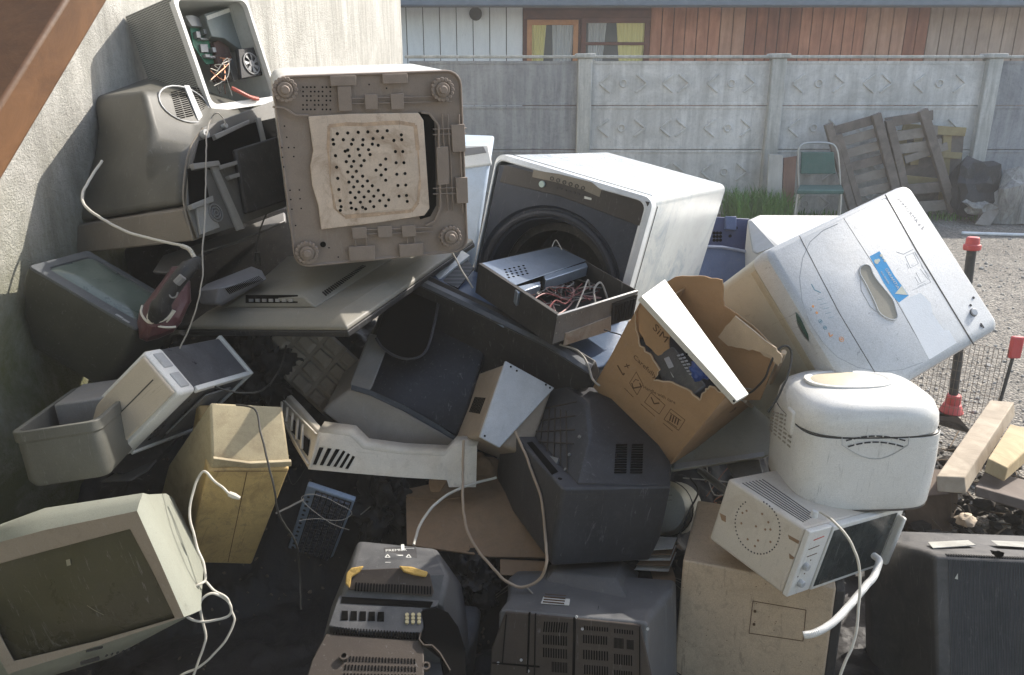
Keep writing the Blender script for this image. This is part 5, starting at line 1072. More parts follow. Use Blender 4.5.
YL = [t.W(L_.px(x, y, .008)) for x, y in ((523,450),(533,475),(541,500),(545,530))]; YL0 = [t.W(t.face('+z').px(512,421,.02)), t.W(L_.px(516,434,.014))]
# white round thing and papers right of it
t = Thing('water_canister', 'round off white plastic canister showing between the black television and the oven', 'canister', loc=U(665, 510, 2.62))
c = U(661,508,2.55); ax = (U(661,508,2.9)-c).normalized(); ax = (ax + Vector((.3,0,0))).normalized(); mb = MB(); rg = []
for k, (h, r) in enumerate(((0,.06),(.004,.078),(.02,.088),(.06,.09),(.2,.09))):
    a_ = ax.orthogonal().normalized(); b_ = ax.cross(a_); rg.append([c + ax*h + (a_*math.cos(2*math.pi*i/28) + b_*math.sin(2*math.pi*i/28))*r for i in range(28)])
mb.loft(rg); t.part('body', mb, mat('old ivory plastic', (.48,.46,.38), .4, dust=.3)); mb = MB(); mb.tube([p for p in rg[3]], .003, 6, closed=True); t.part('ring', mb, m_black)
mb = MB(); r_ = random.Random(2)
for k in range(5):
    a = [U(634+k*2,570-k*3,2.32), U(668+k,572-k*4,2.34), U(676,553-k*2,2.42), U(650+k*2,548-k,2.44)]; mb.prism([p + Vector((0,0,.006*k)) for p in a], (r_.uniform(-.002,.002),0,.003), mi=k % 2)
solo('paper_stack', 'bent stack of dirty papers and leaflets beside the white label television', 'papers', mb, [m_label, m_cardd], smooth=False)
mb = MB(); mb.prism([U(652,575,2.36), U(676,578,2.34), U(676,590,2.3), U(655,588,2.3)], (0,.2,-.0)); solo('wood_block', 'short brown wood block under the dirty papers', 'wood', mb, m_cardd, bevel=.003)

# ============================================================= Z beige housing left of it
t = Thing('printer', 'beige printer casing with a pale upright side panel left of the black television', 'printer', pose='beige')
w2, d2, h2 = t.D/2; F = t.face('-y'); L_ = t.face('-x')
mb = MB(); mb.bb(-w2, w2, -d2+.012, d2, -h2, h2); t.part('body', mb, mat('brownish beige', (.30,.24,.18), .5, dust=.4, dcol=(.28,.22,.17)), bevel=.012, seg=3)
mb = MB(); mb.pxpoly(F, [(505,361),(554,388),(499,448),(479,437)], -.006, .006); sp = t.part('side_panel', mb, mat('pale grey panel', (.44,.46,.49), .4, dust=.3), bevel=.003)
mb = MB(); mb.pxdots(F, [(510,367),(516,371),(545,385),(549,388),(484,436)], .0035, .006, .0075, 8); t.part('holes', mb, m_void, parent=sp)
mb = MB(); mb.pxslots(L_, [(475,397),(486,398),(480,414),(469,412)], 8, 1, .5, 1, 0, .002); t.part('vent_slots', mb, m_void)

# ============================================================= AA torn carton
t = Thing('cardboard_box', 'torn brown cardboard carton full of electronic scrap in front of the top loader', 'box', pose='carton')
w2, d2, h2 = t.D/2; F = t.face('-y'); Rr = t.face('+x'); Bk = t.face('+y', -.004); Lf = t.face('-x', -.004)
def torn(pts, seed, amp=1.1, n=4):
    r_ = random.Random(seed); out = []
    for a_, b_ in zip(pts, pts[1:]):
        for k in range(n): u = k/n; out.append((a_[0] + (b_[0]-a_[0])*u + r_.uniform(-amp, amp)*(k > 0), a_[1] + (b_[1]-a_[1])*u + r_.uniform(-amp, amp)*(k > 0)))
    return out + [pts[-1]]
edge = torn([(635,313),(636,330),(640,346),(652,357),(660,370),(654,380),(672,382),(687,389),(700,400),(703,393),(710,386),(727,395)], 1)
mb = MB(); mb.pxpoly(F, [(593,387)] + edge + [(669,466)], -.004, 0); fl = t.part('front_wall', mb, m_card)
mb = MB(); mb.pxline(F, edge[20:], .0035, .002); mb.pxline(F, edge[:20], .002, .002); t.part('torn_edge', mb, m_torn, parent=fl)
mb = MB(); mb.pxpoly(F, torn([(636,310),(641,297)], 3) + torn([(650,306),(668,334),(667,350),(656,357),(644,346),(637,332)], 4), -.012, -.008); t.part('front_flap', mb, m_card)
mb = MB(); mb.pxpoly(Rr, [(669,466)] + torn([(727,394),(745,403),(757,406)], 5) + torn([(757,406),(770,385),(784,352)], 6) + [(764,404),(756,410)], -.004, 0); t.part('right_wall', mb, m_card)
bk = torn([(675,277),(700,276),(722,280),(723,294),(724,306),(737,314)], 7, .8) + torn([(737,314),(757,330),(779,352)], 8, .4)
mb = MB(); mb.pxpoly(Bk, [(640,298)] + bk + [(760,400),(690,400)], 0, .004); t.part('back_wall', mb, m_card)
mb = MB(); mb.pxpoly(Plane(Bk.o - Bk.n*.02, Bk.n, t.inv), torn([(718,337),(735,316),(776,348),(782,358),(778,366),(760,352),(745,349),(728,346)], 12, 1.0), 0, .004); fb = t.part('folded_flap', mb, m_torn)
mb = MB(); mb.bb(-w2+.004, -w2+.008, -d2+.004, d2-.004, -h2, h2-.10); mb.bb(-w2+.0085, -w2+.012, -d2+.004, -d2+.06, h2-.10, h2-.01); mb.bb(-w2+.004, w2-.004, -d2+.004, d2-.004, -h2, -h2+.004); t.part('inner_wall', mb, m_card)
mb = MB(); mb.tube([Rr.px(757,406,.001), Rr.px(765,395,.006), Rr.px(776,372,.004), Rr.px(784,352,.002)], .008, 6); mb.tube([Rr.px(745,401,.0), Rr.px(752,407,.006), Rr.px(760,402,.002)], .007, 6); t.part('frayed_rim', mb, m_torn)
# printing on the front
mb = MB(); Pq = lambda *p: mb.pxline(F, p, .0022, .0006)
zz_ = lambda x, y: (600 + x/6.75, 340 + y/6.75)
mb.pxline(F, [zz_(118,170), zz_(135,200), zz_(155,235), zz_(165,225)], .005, .0006); mb.pxline(F, [zz_(165,180), zz_(200,170)], .003, .0006); mb.pxline(F, [zz_(178,160), zz_(190,190)], .003, .0006)
mb.pxline(F, [zz_(245,215), zz_(290,300), zz_(250,370), zz_(200,290)], .0014, .0006, True); mb.pxline(F, [zz_(215,290), zz_(225,325), zz_(278,315), zz_(268,290)], .004, .0006)
mb.pxline(F, [zz_(225,285), zz_(240,265), zz_(262,275)], .002, .0006)
mb.pxline(F, [zz_(345,355), zz_(440,440), zz_(400,500), zz_(300,420)], .0014, .0006, True); mb.pxline(F, [zz_(345,385), zz_(365,430), zz_(400,425)], .004, .0006); mb.pxline(F, [zz_(385,390), zz_(405,405)], .003, .0006)
mb.pxline(F, [zz_(478,465), zz_(575,540), zz_(530,610), zz_(432,535)], .0016, .0006, True)
for k in range(4): mb.pxline(F, [zz_(482+k*17,505+k*9), zz_(470+k*17,545+k*9)], .004, .0006)
mb.pxline(F, [zz_(472,490), zz_(548,545)], .002, .0006); mb.pxline(F, [zz_(455,545), zz_(520,592)], .002, .0006)
mb.pxline(F, [zz_(165,325), zz_(225,385)], .0014, .0006); mb.pxline(F, [zz_(275,430), zz_(370,515)], .0014, .0006); mb.pxline(F, [zz_(425,560), zz_(490,615)], .0014, .0006)
t.part('printed_symbols', mb, m_ink, parent=fl)
text_part('printed_words', 'Caution', .026, t, F, zz_(222,105), zz_(390,250), m_ink, parent=fl) if False else None
text_part('printed_words', 'Carefully', .026, t, F, zz_(222,118), zz_(350,240), m_ink, parent=fl)
text_part('printed_words', 'Handle with care', .018, t, F, zz_(292,325), zz_(540,450), m_ink, parent=fl)
F2 = Plane(F.o - F.n*.008, F.n, t.inv); text_part('printed_name', 'SiM', .040, t, F2, (652,328), (666,344), m_ink)
text_part('printed_name', 'SM', .036, t, Rr, (729,413), (752,407), m_ink)
# things inside
mb = MB(); mb.bb(-w2+.02, w2-.02, -d2+.02, d2-.02, -h2+.01, h2-.24); t.part('packing', mb, m_blackd, bevel=.01)
def world_in(tt, pts): return [tt.inv @ p for p in pts]
dz_b = (t.W(F.px(701,370,-.06))-C0).dot(FW)
g = Thing('radio_cassette', 'dark scrap radio with grey buttons lying inside the torn carton', 'radio', loc=U(678, 370, 2.42))
mb = MB(); a = [t.W(F.px(650,350,-.05)), t.W(F.px(674,346,-.10)), t.W(F.px(707,385,-.08)), t.W(F.px(692,396,-.02)), t.W(F.px(662,384,-.02))]; mb.prism(a, (0,.05,-.07)); g.part('body', mb, mat('dark grey scrap', (.05,.055,.06), .45, dust=.4), bevel=.006)
pg = wplane(a[0], a[1], a[2]); mb = MB(); mb.pxpoly(pg, [(664,359),(669,357),(676,371),(683,373),(682,378),(673,378)], 0, .006); mb.pxslots(pg, [(676,355),(683,353),(702,382),(693,383)], 2, 9, .8, .5, 0, .006); g.part('buttons', mb, m_lgrey, bevel=.001)
crumple('blue_bag', 'small bright blue plastic scrap inside the torn carton', 'plastic', (701,370), dz_b, (.035,.03,.025), m_blue2, 4)
g = Thing('white_board', 'sunlit white cabinet board standing across the torn carton', 'board', loc=U(690, 345, 2.3))
a = [t.W(F.px(641,296,.012)), t.W(F.px(641,296,.012)) + Vector((.085,.06,.045)), t.W(F.px(737,401,.012)) + Vector((.042,.02,.018)), t.W(F.px(737,401,.012))]
dz = lambda p: (p-C0).dot(FW)
a[1] = U(665,279,dz(a[0])+.10); a[2] = U(749,394,dz(a[3])+.06); mb = MB(); nn = (a[1]-a[0]).cross(a[3]-a[0]).normalized(); nn = nn if nn.z > 0 else -nn
mb.prism(a, -nn*.018); g.part('panel', mb, mat('white board', (.58,.565,.52), .45, dust=.2, dcol=(.5,.45,.36), var=.05), bevel=.002)
pe = wplane(a[0], a[3], a[0] - nn*.018); mb = MB(); mb.pxdots(pe, [(734,401),(687,354)], .003, 0, .0015, 8); g.part('screw_holes', mb, m_void)
cable('looped_cable', 'dark cord looping over the right rim of the torn carton', [(735,398,2.3),(752,392,2.26),(765,378,2.22),(771,362,2.2),(779,348,2.19),(787,345,2.19),(791,354,2.19),(786,378,2.17),(775,402,2.15),(768,412,2.15)], .0032, m_cb)
cable('coiled_cable', 'thin white cords curled in the shade inside the torn carton', [(742,388,2.36),(756,388,2.34),(768,372,2.36),(770,355,2.40),(760,352,2.42),(752,372,2.38),(760,384,2.34)], .0022, m_cg)

# ============================================================= AB top loading washing machine
t = Thing('washing_machine', 'silver white top loading washing machine tipped over, lid with blue sticker facing the camera', 'washing machine', pose='top_loader')
w2, d2, h2 = t.D/2; Tz = t.face('+z')
m_lid = mat('silver white lid', (.44,.46,.48), .35, dust=.22, dcol=(.40,.38,.35), var=.04, scratch=.45, stain=.12, scol=(.2,.17,.13))
m_side = mat('greenish grey enamel', (.40,.40,.345), .3, dust=.3, dcol=(.36,.33,.26), var=.06)
mb = MB(); mb.loft([rz(0,0,2*w2-.004,2*d2-.004,.03,-h2), rz(0,0,2*w2,2*d2,.03,-h2+.02), rz(0,0,2*w2,2*d2,.03,h2-.075)]); t.part('body', mb, m_side, bevel=.003)
mb = MB(); mb.loft([rz(0,0,2*w2+.004,2*d2+.004,.03,h2-.074), rz(0,0,2*w2+.004,2*d2+.004,.03,h2-.03), rz(0,0,2*w2-.008,2*d2-.008,.028,h2-.008), rz(0,0,2*w2-.03,2*d2-.03,.025,h2)]); tb = t.part('top_cover', mb, m_lid, bevel=.004, seg=3)
zq = lambda x, y: (740 + x/3.067, 170 + y/3.068)
mb = MB(); mb.pxline(Tz, [zq(182,202), zq(305,440), zq(430,648)], .0022, .0006); mb.pxline(Tz, [zq(445,76), zq(540,245), zq(718,538)], .0045, .0008); mb.pxline(Tz, [zq(318,148), zq(470,385), zq(583,583)], .0012, .0004); t.part('seam', mb, m_seam, parent=tb)
mb = MB(); ell = [zq(x, y) for x, y in ((300,165),(255,185),(215,220),(192,270),(183,330),(190,400),(215,470),(255,530),(300,575),(360,605),(430,620),(500,612),(560,590))]
mb.pxline(Tz, ell, .002, .0005); t.part('round_line', mb, mat('grey line', (.25,.27,.29), .5, dust=0, scratch=0), parent=tb)
hnd = [zq(x, y) for x, y in ((383,290),(398,296),(408,320),(425,345),(450,375),(468,400),(478,430),(482,452),(470,460),(445,452),(425,435),(412,405),(385,350),(368,320),(368,300))]
mb = MB(); hc = [Tz.px(*p, .0012) for p in hnd]; c_ = sum(hc, Vector())/len(hc); mb.prism([p - Vector((0,0,.0)) for p in hc], (0,0,.0008)); t.part('handle_recess', mb, mat('beige recess', (.30,.27,.21), .5, dust=.3), parent=tb)
mb = MB(); mb.tube([p + Vector((0,0,.001)) for p in spline(hc, 3, True)], .0022, 6, closed=True); mb.pxline(Tz, [zq(368,320), zq(372,370), zq(400,420), zq(440,450)], .0018, .0012); t.part('handle_edge', mb, m_lid, parent=tb)
# blue sticker
zs_ = lambda x, y: (850 + x/5.627, 180 + y/5.625)
mb = MB(); mb.pxpoly(Tz, [zs_(110,430), zs_(165,400), zs_(250,540), zs_(292,595), zs_(330,650), zs_(315,660), zs_(275,690), zs_(245,660), zs_(190,580)], .0002, .0006); st = t.part('blue_sticker', mb, m_stick, parent=tb)
mb = MB()
for x, y, r in ((148,460,.0075),(175,425,.005),(160,452,.005),(195,455,.004),(185,440,.003)): mb.pxdots(Tz, [zs_(x, y)], r, .0006, .0009, 12)
mb.pxpoly(Tz, [zs_(290,595), zs_(325,648), zs_(252,640)], .0006, .0009); t.part('sticker_marks', mb, mat('cream print', (.62,.62,.50), .5, dust=.2, scratch=0), parent=st)
text_part('sticker_words', 'GARANTIA', .014, t, Tz, zs_(196,500), zs_(262,605), m_label, parent=st, h=.0010)
text_part('sticker_words', 'eco lavado', .010, t, Tz, zs_(172,515), zs_(232,610), m_label, parent=st, h=.0010)
mb = MB(); mb.pxpoly(Tz, [zq(485,405), zq(553,377), zq(585,408), zq(590,440), zq(625,492), zq(640,490), zq(664,530), zq(580,582)], .0002, .0006); t.part('white_paper', mb, mat('white paper label', (.76,.78,.80), .6, dust=.1, var=.05, scratch=.1), parent=tb)
mb = MB(); mb.pxline(Tz, [zs_(262,405), zs_(300,418), zs_(355,390)], .0016, .0004)
for a_, b_ in (((310,430),(365,405)),((365,405),(455,575)),((455,575),(350,620)),((310,430),(340,495)),((340,495),(385,470)),((385,470),(355,410)),((318,470),(330,498)),((345,480),(355,478)),((370,520),(400,575)),((365,545),(385,580)),((395,500),(440,560)),((400,480),(448,545)),((385,600),(430,578)),((378,590),(425,568)),((365,410),(385,445))): mb.pxline(Tz, [zs_(*a_), zs_(*b_)], .0011, .0004)
t.part('instruction_print', mb, mat('grey print', (.30,.32,.36), .6, dust=0, scratch=0), parent=tb)
text_part('model_lettering', 'PERFORMA 6.5', .019, t, Tz, zs_(262,108), zs_(372,240), mat('lettering grey', (.20,.21,.24), .5, dust=0, scratch=0), parent=tb)
mb = MB(); c_ = Tz.px(*zq(716,437)); mb.cyl(c_, (0,0,1), .011, .006, 20); t.part('knob', mb, m_lid, parent=tb, bevel=.0015)
mb = MB(); mb.annulus(c_ , (0,0,1), .0112, .0125, .0012, 20); mb.pxdots(Tz, [zq(707,415), zq(740,478), zq(716,392)], .004, .0005, .0015, 8); mb.pxline(Tz, [zq(738,470), zq(748,484)], .004, .0012); t.part('knob_marks', mb, m_inkd, parent=tb)
# control icons
zi = lambda x, y: (790 + x/7.5, 260 + y/7.5)
mb = MB(); mb.pxline(Tz, [zi(160,180), zi(185,225), zi(230,245)], .003, .0004)
for x, y, r in ((228,460,.0058),(262,508,.0058)): mb.annulus(Tz.px(*zi(x, y)), (0,0,1), r-.0012, r, .001, 16); mb.pxdots(Tz, [zi(x, y)], .002, .0002, .001, 8)
for k in range(5): mb.pxline(Tz, [zi(205+k*20,300+k*34), zi(255+k*18,290+k*34)], .0008, .0008)
t.part('blue_icons', mb, mat('blue grey icons', (.10,.22,.28), .5, dust=0, scratch=0), parent=tb)
mb = MB()
for x, y, r in ((172,348,.004),(200,396,.004)): mb.pxdots(Tz, [zi(x, y)], r, .0002, .001, 10)
mb.annulus(Tz.px(*zi(385,595)), (0,0,1), .0062, .0076, .001, 18); mb.pxdots(Tz, [zi(385,595)], .003, .0002, .001, 8); mb.pxline(Tz, [zi(290,545), zi(300,575), zi(320,560)], .003, .001); t.part('orange_icons', mb, mat('orange icons', (.55,.25,.08), .5, dust=0, scratch=0), parent=tb)
# yellowed edge strip and oval badge on the side
Lx = t.face('-x'); mb = MB(); mb.bb(-w2-.0015, -w2+.003, -d2+.03, d2-.03, h2-.105, h2-.0765); t.part('yellowed_strip', mb, mat('yellowed edge', (.37,.34,.26), .45, dust=.25), bevel=.002)
mb = MB(); pts = [(796,312),(800,317),(808,334),(810,342),(805,338),(798,325)]; mb.pxpoly(Lx, pts, 0, .002); t.part('badge', mb, mat('dark green badge', (.03,.08,.07), .4, dust=.1))
# grey panel below the carton
g = Thing('refrigerator_door', 'pale grey green metal panel lying below the torn carton, behind the bread maker', 'panel', loc=U(725, 440, 2.6))
mb = MB(); a = [U(640,462,2.52), U(674,470,2.46), U(764,457,2.42), U(850,430,2.42), U(860,380,2.62), U(780,340,2.80), U(700,380,2.75)]; mb.prism(a, (0,.05,-.035)); g.part('panel', mb, m_side, bevel=.006)
mb = MB(); mb.prism([U(674,470,2.452), U(764,457,2.412), U(764,452,2.43), U(674,464,2.47)], (0,-.004,.004)); g.part('edge_trim', mb, m_silver, bevel=.002)
mb = MB(); mb.tube([U(700,470,2.6), U(722,488,2.45), U(740,500,2.4)], .012, 8); solo('metal_tube', 'short grey metal tube slanting behind the white oven', 'tube', mb, m_metald)
mb = MB(); mb.prism([U(726,463,2.5), U(760,460,2.45), U(764,474,2.4), U(735,478,2.42)], (0,.02,-.01)); solo('tin_scrap', 'crumpled pale metal scrap between the grey panel and the white oven', 'scrap', mb, m_metald, bevel=.004)

# ============================================================= crates and a white washer behind
g = Thing('blue_crate', 'open dark blue plastic crate behind the front loading washing machine', 'crate', loc=U(725, 260, 4.0))
zb = 3.9; mb = MB()
a = [U(660,250,zb), U(688,246,zb), U(722,247,zb), U(753,252,zb), U(753,330,zb), U(660,330,zb)]; mb.prism(a, (0,.012,0)); g.part('front_wall', mb, m_blue, bevel=.003)
mb = MB(); bk = [U(680,215,zb+.45), U(750,219,zb+.45), U(750,300,zb+.45), U(680,300,zb+.45)]; mb.prism(bk, (0,.012,0)); mb.prism([a[3], bk[1], bk[2], a[4]], (.012,0,0)); bw = g.part('back_wall', mb, mat('deep blue plastic', (.045,.055,.13), .45, dust=.25, dcol=(.2,.21,.26)), bevel=.003)
pk = wplane(bk[0], bk[1], bk[2]); mb = MB(); mb.pxdots(pk, [(714+i*3.2, 233+j*3.6) for i in range(3) for j in range(3)] + [(730,236),(736,228)], .009, 0, .004, 8); g.part('holes', mb, m_void, parent=bw)
mb = MB(); mb.pxpoly(pk, [(724,217),(735,217),(735,231),(724,230)], 0, .03); g.part('latch', mb, m_blue, parent=bw, bevel=.004)
mb = MB(); mb.tube([U(655,251,zb-.01), U(688,246,zb-.01), U(722,247,zb-.01), U(755,253,zb-.01)], .008, 6); g.part('rim', mb, mat('pale blue rim', (.25,.28,.38), .4, dust=.2))
g = Thing('washing_machine', 'white twin tub washing machine lid with blue button behind the top loader', 'washing machine', loc=U(800, 260, 3.8))
a = [U(748,218,3.85), U(757,215,4.2), U(850,215,4.2), U(850,236,3.6), U(776,247,3.5)]; mb = MB(); mb.prism(a, (0,0,-.5)); g.part('body', mb, m_white, bevel=.02, seg=3)
pw = wplane(a[0], a[1], a[4]); mb = MB(); mb.pxpoly(pw, [(793,228),(800,228),(802,232),(792,232)], 0, .012); g.part('button', mb, mat('sky blue button', (.02,.28,.60), .4, dust=.1, scratch=0), bevel=.003)
mb = MB(); mb.pxline(pw, [(775,224),(812,224)], .006, .003); mb.pxline(pw, [(775,227),(812,227)], .003, .003); g.part('panel_line', mb, m_lgrey)
mb = MB(); mb.prism([U(748,221,3.82), U(752,220,3.82), U(776,246,3.46), U(757,253,3.5), U(753,250,3.6)], (0,.01,-.01)); g.part('control_end', mb, m_lgrey, bevel=.004)

# ============================================================= AE bread maker
t = Thing('bread_maker', 'rounded white bread maker with domed lid standing on the tilted oven', 'bread maker', pose='bread')
w2, d2, h2 = t.D/2; F = t.face('-y'); L_ = t.face('-x')
m_bread = mat('glossy white plastic', (.70,.695,.67), .22, dust=.34, dcol=(.46,.42,.34), var=.03, scratch=.3)
def sq(w_, d_, z, dx=0, dy=0, e=4.6, n=64):
    out = []
    for k in range(n):
        a = 2*math.pi*k/n; c_, s_ = math.cos(a), math.sin(a); out.append(Vector((dx + math.copysign(abs(c_)**(2/e), c_)*w_, dy + math.copysign(abs(s_)**(2/e), s_)*d_, z)))
    return out
W_, D2 = w2+.022, d2+.022
mb = MB(); mb.loft([sq(W_*.90, D2*.90, -h2-.006), sq(W_*.95, D2*.95, -h2), sq(W_*.98, D2*.98, -h2+.015), sq(W_*.99, D2*.99, -h2+.06), sq(W_, D2, .0), sq(W_*.985, D2*.985, h2-.055)]); t.part('body', mb, m_bread, angle=50)
lidr = [sq(W_*.975, D2*.975, h2-.056), sq(W_*.975, D2*.975, h2-.050)]; 
mb = MB(); mb.loft([sq(W_*.99, D2*.99, h2-.050, e=3.4), sq(W_*1.0, D2*1.0, h2-.035, e=3.4), sq(W_*.985, D2*.985, h2-.008, e=3.3), sq(W_*.93, D2*.93, h2+.016, e=3.0), sq(W_*.82, D2*.82, h2+.030, e=2.8), sq(W_*.6, D2*.6, h2+.037, e=2.6), sq(W_*.2, D2*.2, h2+.040, e=2.4)]); ld = t.part('lid', mb, m_bread, angle=50)
mb = MB(); mb.loft(lidr, False, False); t.part('lid_gap', mb, m_seam)
mb = MB(); mb.loft([sq(W_*.62, D2*.40, h2+.037, dx=-.02, dy=.02, e=2.3), sq(W_*.62, D2*.40, h2+.0435, dx=-.02, dy=.02, e=2.3), sq(W_*.57, D2*.36, h2+.0445, dx=-.02, dy=.02, e=2.3), sq(W_*.55, D2*.34, h2+.0415, dx=-.02, dy=.02, e=2.3)]); rm = t.part('window_ring', mb, m_bread, parent=ld, angle=60)
mb = MB(); mb.loft([sq(W_*.54, D2*.33, h2+.041, dx=-.02, dy=.02, e=2.3), sq(W_*.52, D2*.31, h2+.043, dx=-.02, dy=.02, e=2.3)]); t.part('window', mb, mat('cream window', (.62,.55,.40), .4, dust=.3), parent=ld)
mb = MB(); mb.pxslots(L_, [(778,409),(802,416),(799,450),(776,430)], 5, 7, .55, .35, .020, .0235) ; t.part('side_vents', mb, mat('faint vent', (.30,.28,.24), .6, dust=.2))
mb = MB(); Fb = t.face('-y', .022)
for j, (dy_, n_) in enumerate(((0,8),(6,7))):
    for k in range(n_):
        u0 = (k+.12)/n_; u1 = (k+.88)/n_; f = lambda u: (845 + (906-845)*u + (2 if j else 0)*(1-2*u), 441 + dy_ - 7*math.sin(math.pi*(u*.8+.1)) + 2)
        mb.pxline(Fb, [f(u0), f(u1)], .0035, .0015)
t.part('front_vents', mb, m_inkd)
mb = MB(); pts = [(842,437)] + [(842 + 66*k/10, 445 + 14*math.sin(math.pi*k/10)) for k in range(11)] + [(909,437)]; mb.pxline(Fb, pts, .0016, .0012); t.part('vent_outline', mb, mat('pale groove', (.42,.42,.42), .5, scratch=0), parent=None)
mb = MB(); mb.tube([p for p in sq(W_*.955, D2*.955, -h2+.003)], .0035, 6, closed=True); t.part('base_line', mb, mat('worn black base', (.05,.04,.035), .7, dust=.5, scratch=0))
mb = MB(); mb.bb(-w2-.026, -w2-.0, -d2+.075, -d2+.12, h2-.09, h2-.02); t.part('hinge_cover', mb, m_bread, bevel=.006)

# ============================================================= AF small oven
t = Thing('microwave_oven', 'small white oven with dotted side and dark glass door under the bread maker', 'oven', pose='oven')
w2, d2, h2 = t.D/2; F = t.face('-y'); L_ = t.face('-x'); Tz = t.face('+z')
m_oven = mat('off white enamel', (.58,.53,.46), .35, dust=.3, dcol=(.40,.34,.26), var=.06, stain=.3, scol=(.22,.14,.08))
mb = MB(); mb.bb(-w2, w2, -d2+.014, d2, -h2, h2); t.part('body', mb, m_oven, bevel=.008, seg=3)
mb = MB(); R0 = [Vector((-w2,-d2,-h2)), Vector((w2,-d2,-h2)), Vector((w2,-d2,h2)), Vector((-w2,-d2,h2))]
mb.bb(-w2, -w2+.095, -d2-.002, -d2+.0135, -h2, h2); t.part('control_strip', mb, m_whitep, bevel=.003)
mb = MB(); mb.bb(-w2+.097, w2, -d2-.006, -d2+.0135, -h2, h2); dr = t.part('door', mb, m_whitep, bevel=.003)
mb = MB(); mb.bb(-w2+.102, w2-.035, -d2-.0075, -d2-.0055, -h2+.012, h2-.012); t.part('door_glass', mb, mat('dark oven glass', (.03,.035,.035), .12, dust=.3, dcol=(.2,.21,.2), bump=0), parent=dr)
mb = MB(); mb.bb(w2-.030, w2-.012, -d2-.028, -d2-.006, -h2+.02, h2-.02); t.part('door_handle', mb, m_whitep, parent=dr, bevel=.005)
mb = MB(); cu, cv = (755,524), None
zo = lambda x, y: (700 + x/4.823, 460 + y/4.821)
for k in range(44):
    a = 2*math.pi*k/44; x = 278 + 108*math.cos(a); y = 322 + 130*math.sin(a) + 18*math.cos(a)
    if y > 200: mb.pxdots(L_, [zo(x, y)], .0022, 0, .0008, 8)
t.part('dot_ring', mb, m_inkd)
mb = MB()
for x, y in ((200,305),(270,320),(315,335),(230,382),(280,388),(330,300),(225,245),(340,395),(265,415),(340,335),(205,255),(300,260)): mb.pxdots(L_, [zo(x, y)], .0032, 0, .0007, 8)
mb.pxpoly(L_, [zo(425,360), zo(480,390), zo(475,405), zo(430,380)], 0, .0006); mb.pxpoly(L_, [zo(430,450), zo(455,470), zo(450,480), zo(432,475)], 0, .0006); mb.pxpoly(L_, [zo(95,255), zo(125,270), zo(125,300), zo(105,290)], 0, .0006); t.part('stains', mb, mat('brown stain', (.26,.16,.09), .8, dust=.2, scratch=0))
mb = MB(); tq = [zo(230,95), zo(520,290), zo(600,300), zo(400,150)]
for k in range(7): mb.pxline(Tz, [zo(205+k*16,112-k*3), zo(500+k*9,300-k*5)], .0022, .0012)
t.part('top_vents', mb, m_seam)
mb = MB(); mb.cyl(Tz.px(*zo(545,278), -.004), (0,0,1), .011, .02, 16, .008); t.part('foot', mb, m_whitep, bevel=.002)
mb = MB(); 
for x, y in ((505,510),(480,590)): mb.cyl(F.px(*zo(x, y), .0021), (0,-1,0), .011, .012, 18, .009)
t.part('knob', mb, m_silver, bevel=.0015)
mb = MB(); mb.pxline(F, [zo(545,385), zo(595,365)], .0018, .003); t.part('red_line', mb, mat('red print', (.45,.08,.06), .6, dust=0, scratch=0))
mb = MB(); mb.pxline(F, [zo(520,430), zo(572,410)], .001, .003); mb.pxline(F, [zo(512,465), zo(560,447)], .001, .003); mb.pxdots(F, [zo(530,480), zo(500,545), zo(468,560)], .002, .002, .003, 8); t.part('print', mb, m_ink)

# ============================================================= AG beige cabinet
t = Thing('metal_cabinet', 'beige painted metal appliance cabinet with a screwed hatch under the oven', 'cabinet', pose='cabinet')
w2, d2, h2 = t.D/2; F = t.face('-y')
mb = MB(); mb.bb(-w2, w2, -d2, d2, -h2, h2); cb = t.part('body', mb, m_beige, bevel=.006, seg=3)
mb = MB(); mb.pxline(F, [(753,601),(806,610),(803,641),(749,633)], .0018, .0012, True); t.part('hatch_seam', mb, m_ink, parent=cb)
mb = MB(); mb.pxdots(F, [(755,611),(754,624)], .0038, 0, .003, 12); t.part('screws', mb, m_ink, parent=cb)
mb = MB(); r_ = random.Random(6)
for k in range(60): mb.pxdots(F, [(r_.uniform(680,825), r_.uniform(575,674))], r_.choice((.0006,.0009,.0014)), 0, .0004, 6)
t.part('specks', mb, m_ink, parent=cb)
mb = MB(); mb.bb(w2+.0005, w2+.025, -d2+.01, d2, -h2, h2-.01); t.part('side_flange', mb, m_blackd, bevel=.004)

# ============================================================= AH ribbed black set bottom right
t = Thing('tube_television', 'black tube television with fine vertical ribs on its back in the bottom right corner', 'television', pose='ribbed_set')
w2, d2, h2 = t.D/2; F = t.face('-y'); Tz = t.face('+z'); L_ = t.face('-x')
mb = MB(); mb.loft([rr(0,0,2*w2,2*h2,.012,-d2), rr(0,.0,2*w2+.01,2*h2+.002,.02,-d2+.06), rr(.01,-.04,2*w2+.16,2*h2+.05,.03,d2-.06), rr(.01,-.04,2*w2+.19,2*h2+.07,.02,d2-.04), rr(.01,-.04,2*w2+.19,2*h2+.07,.02,d2+.03)]); t.part('housing', mb, mat('dusty charcoal housing', (.030,.031,.034), .42, dust=.6, dcol=(.22,.21,.20)), bevel=.008)
mb = MB(); x0, x1 = -w2+.035, w2; n = 54
for k in range(n): mb.bb(x0 + (x1-x0)*k/n, x0 + (x1-x0)*(k+.5)/n, -d2-.0022, -d2+.002, -h2+.01, h2-.008)
t.part('ribs', mb, mat('grey black ribs', (.042,.045,.052), .4, dust=.3, dcol=(.14,.14,.145)))
mb = MB()
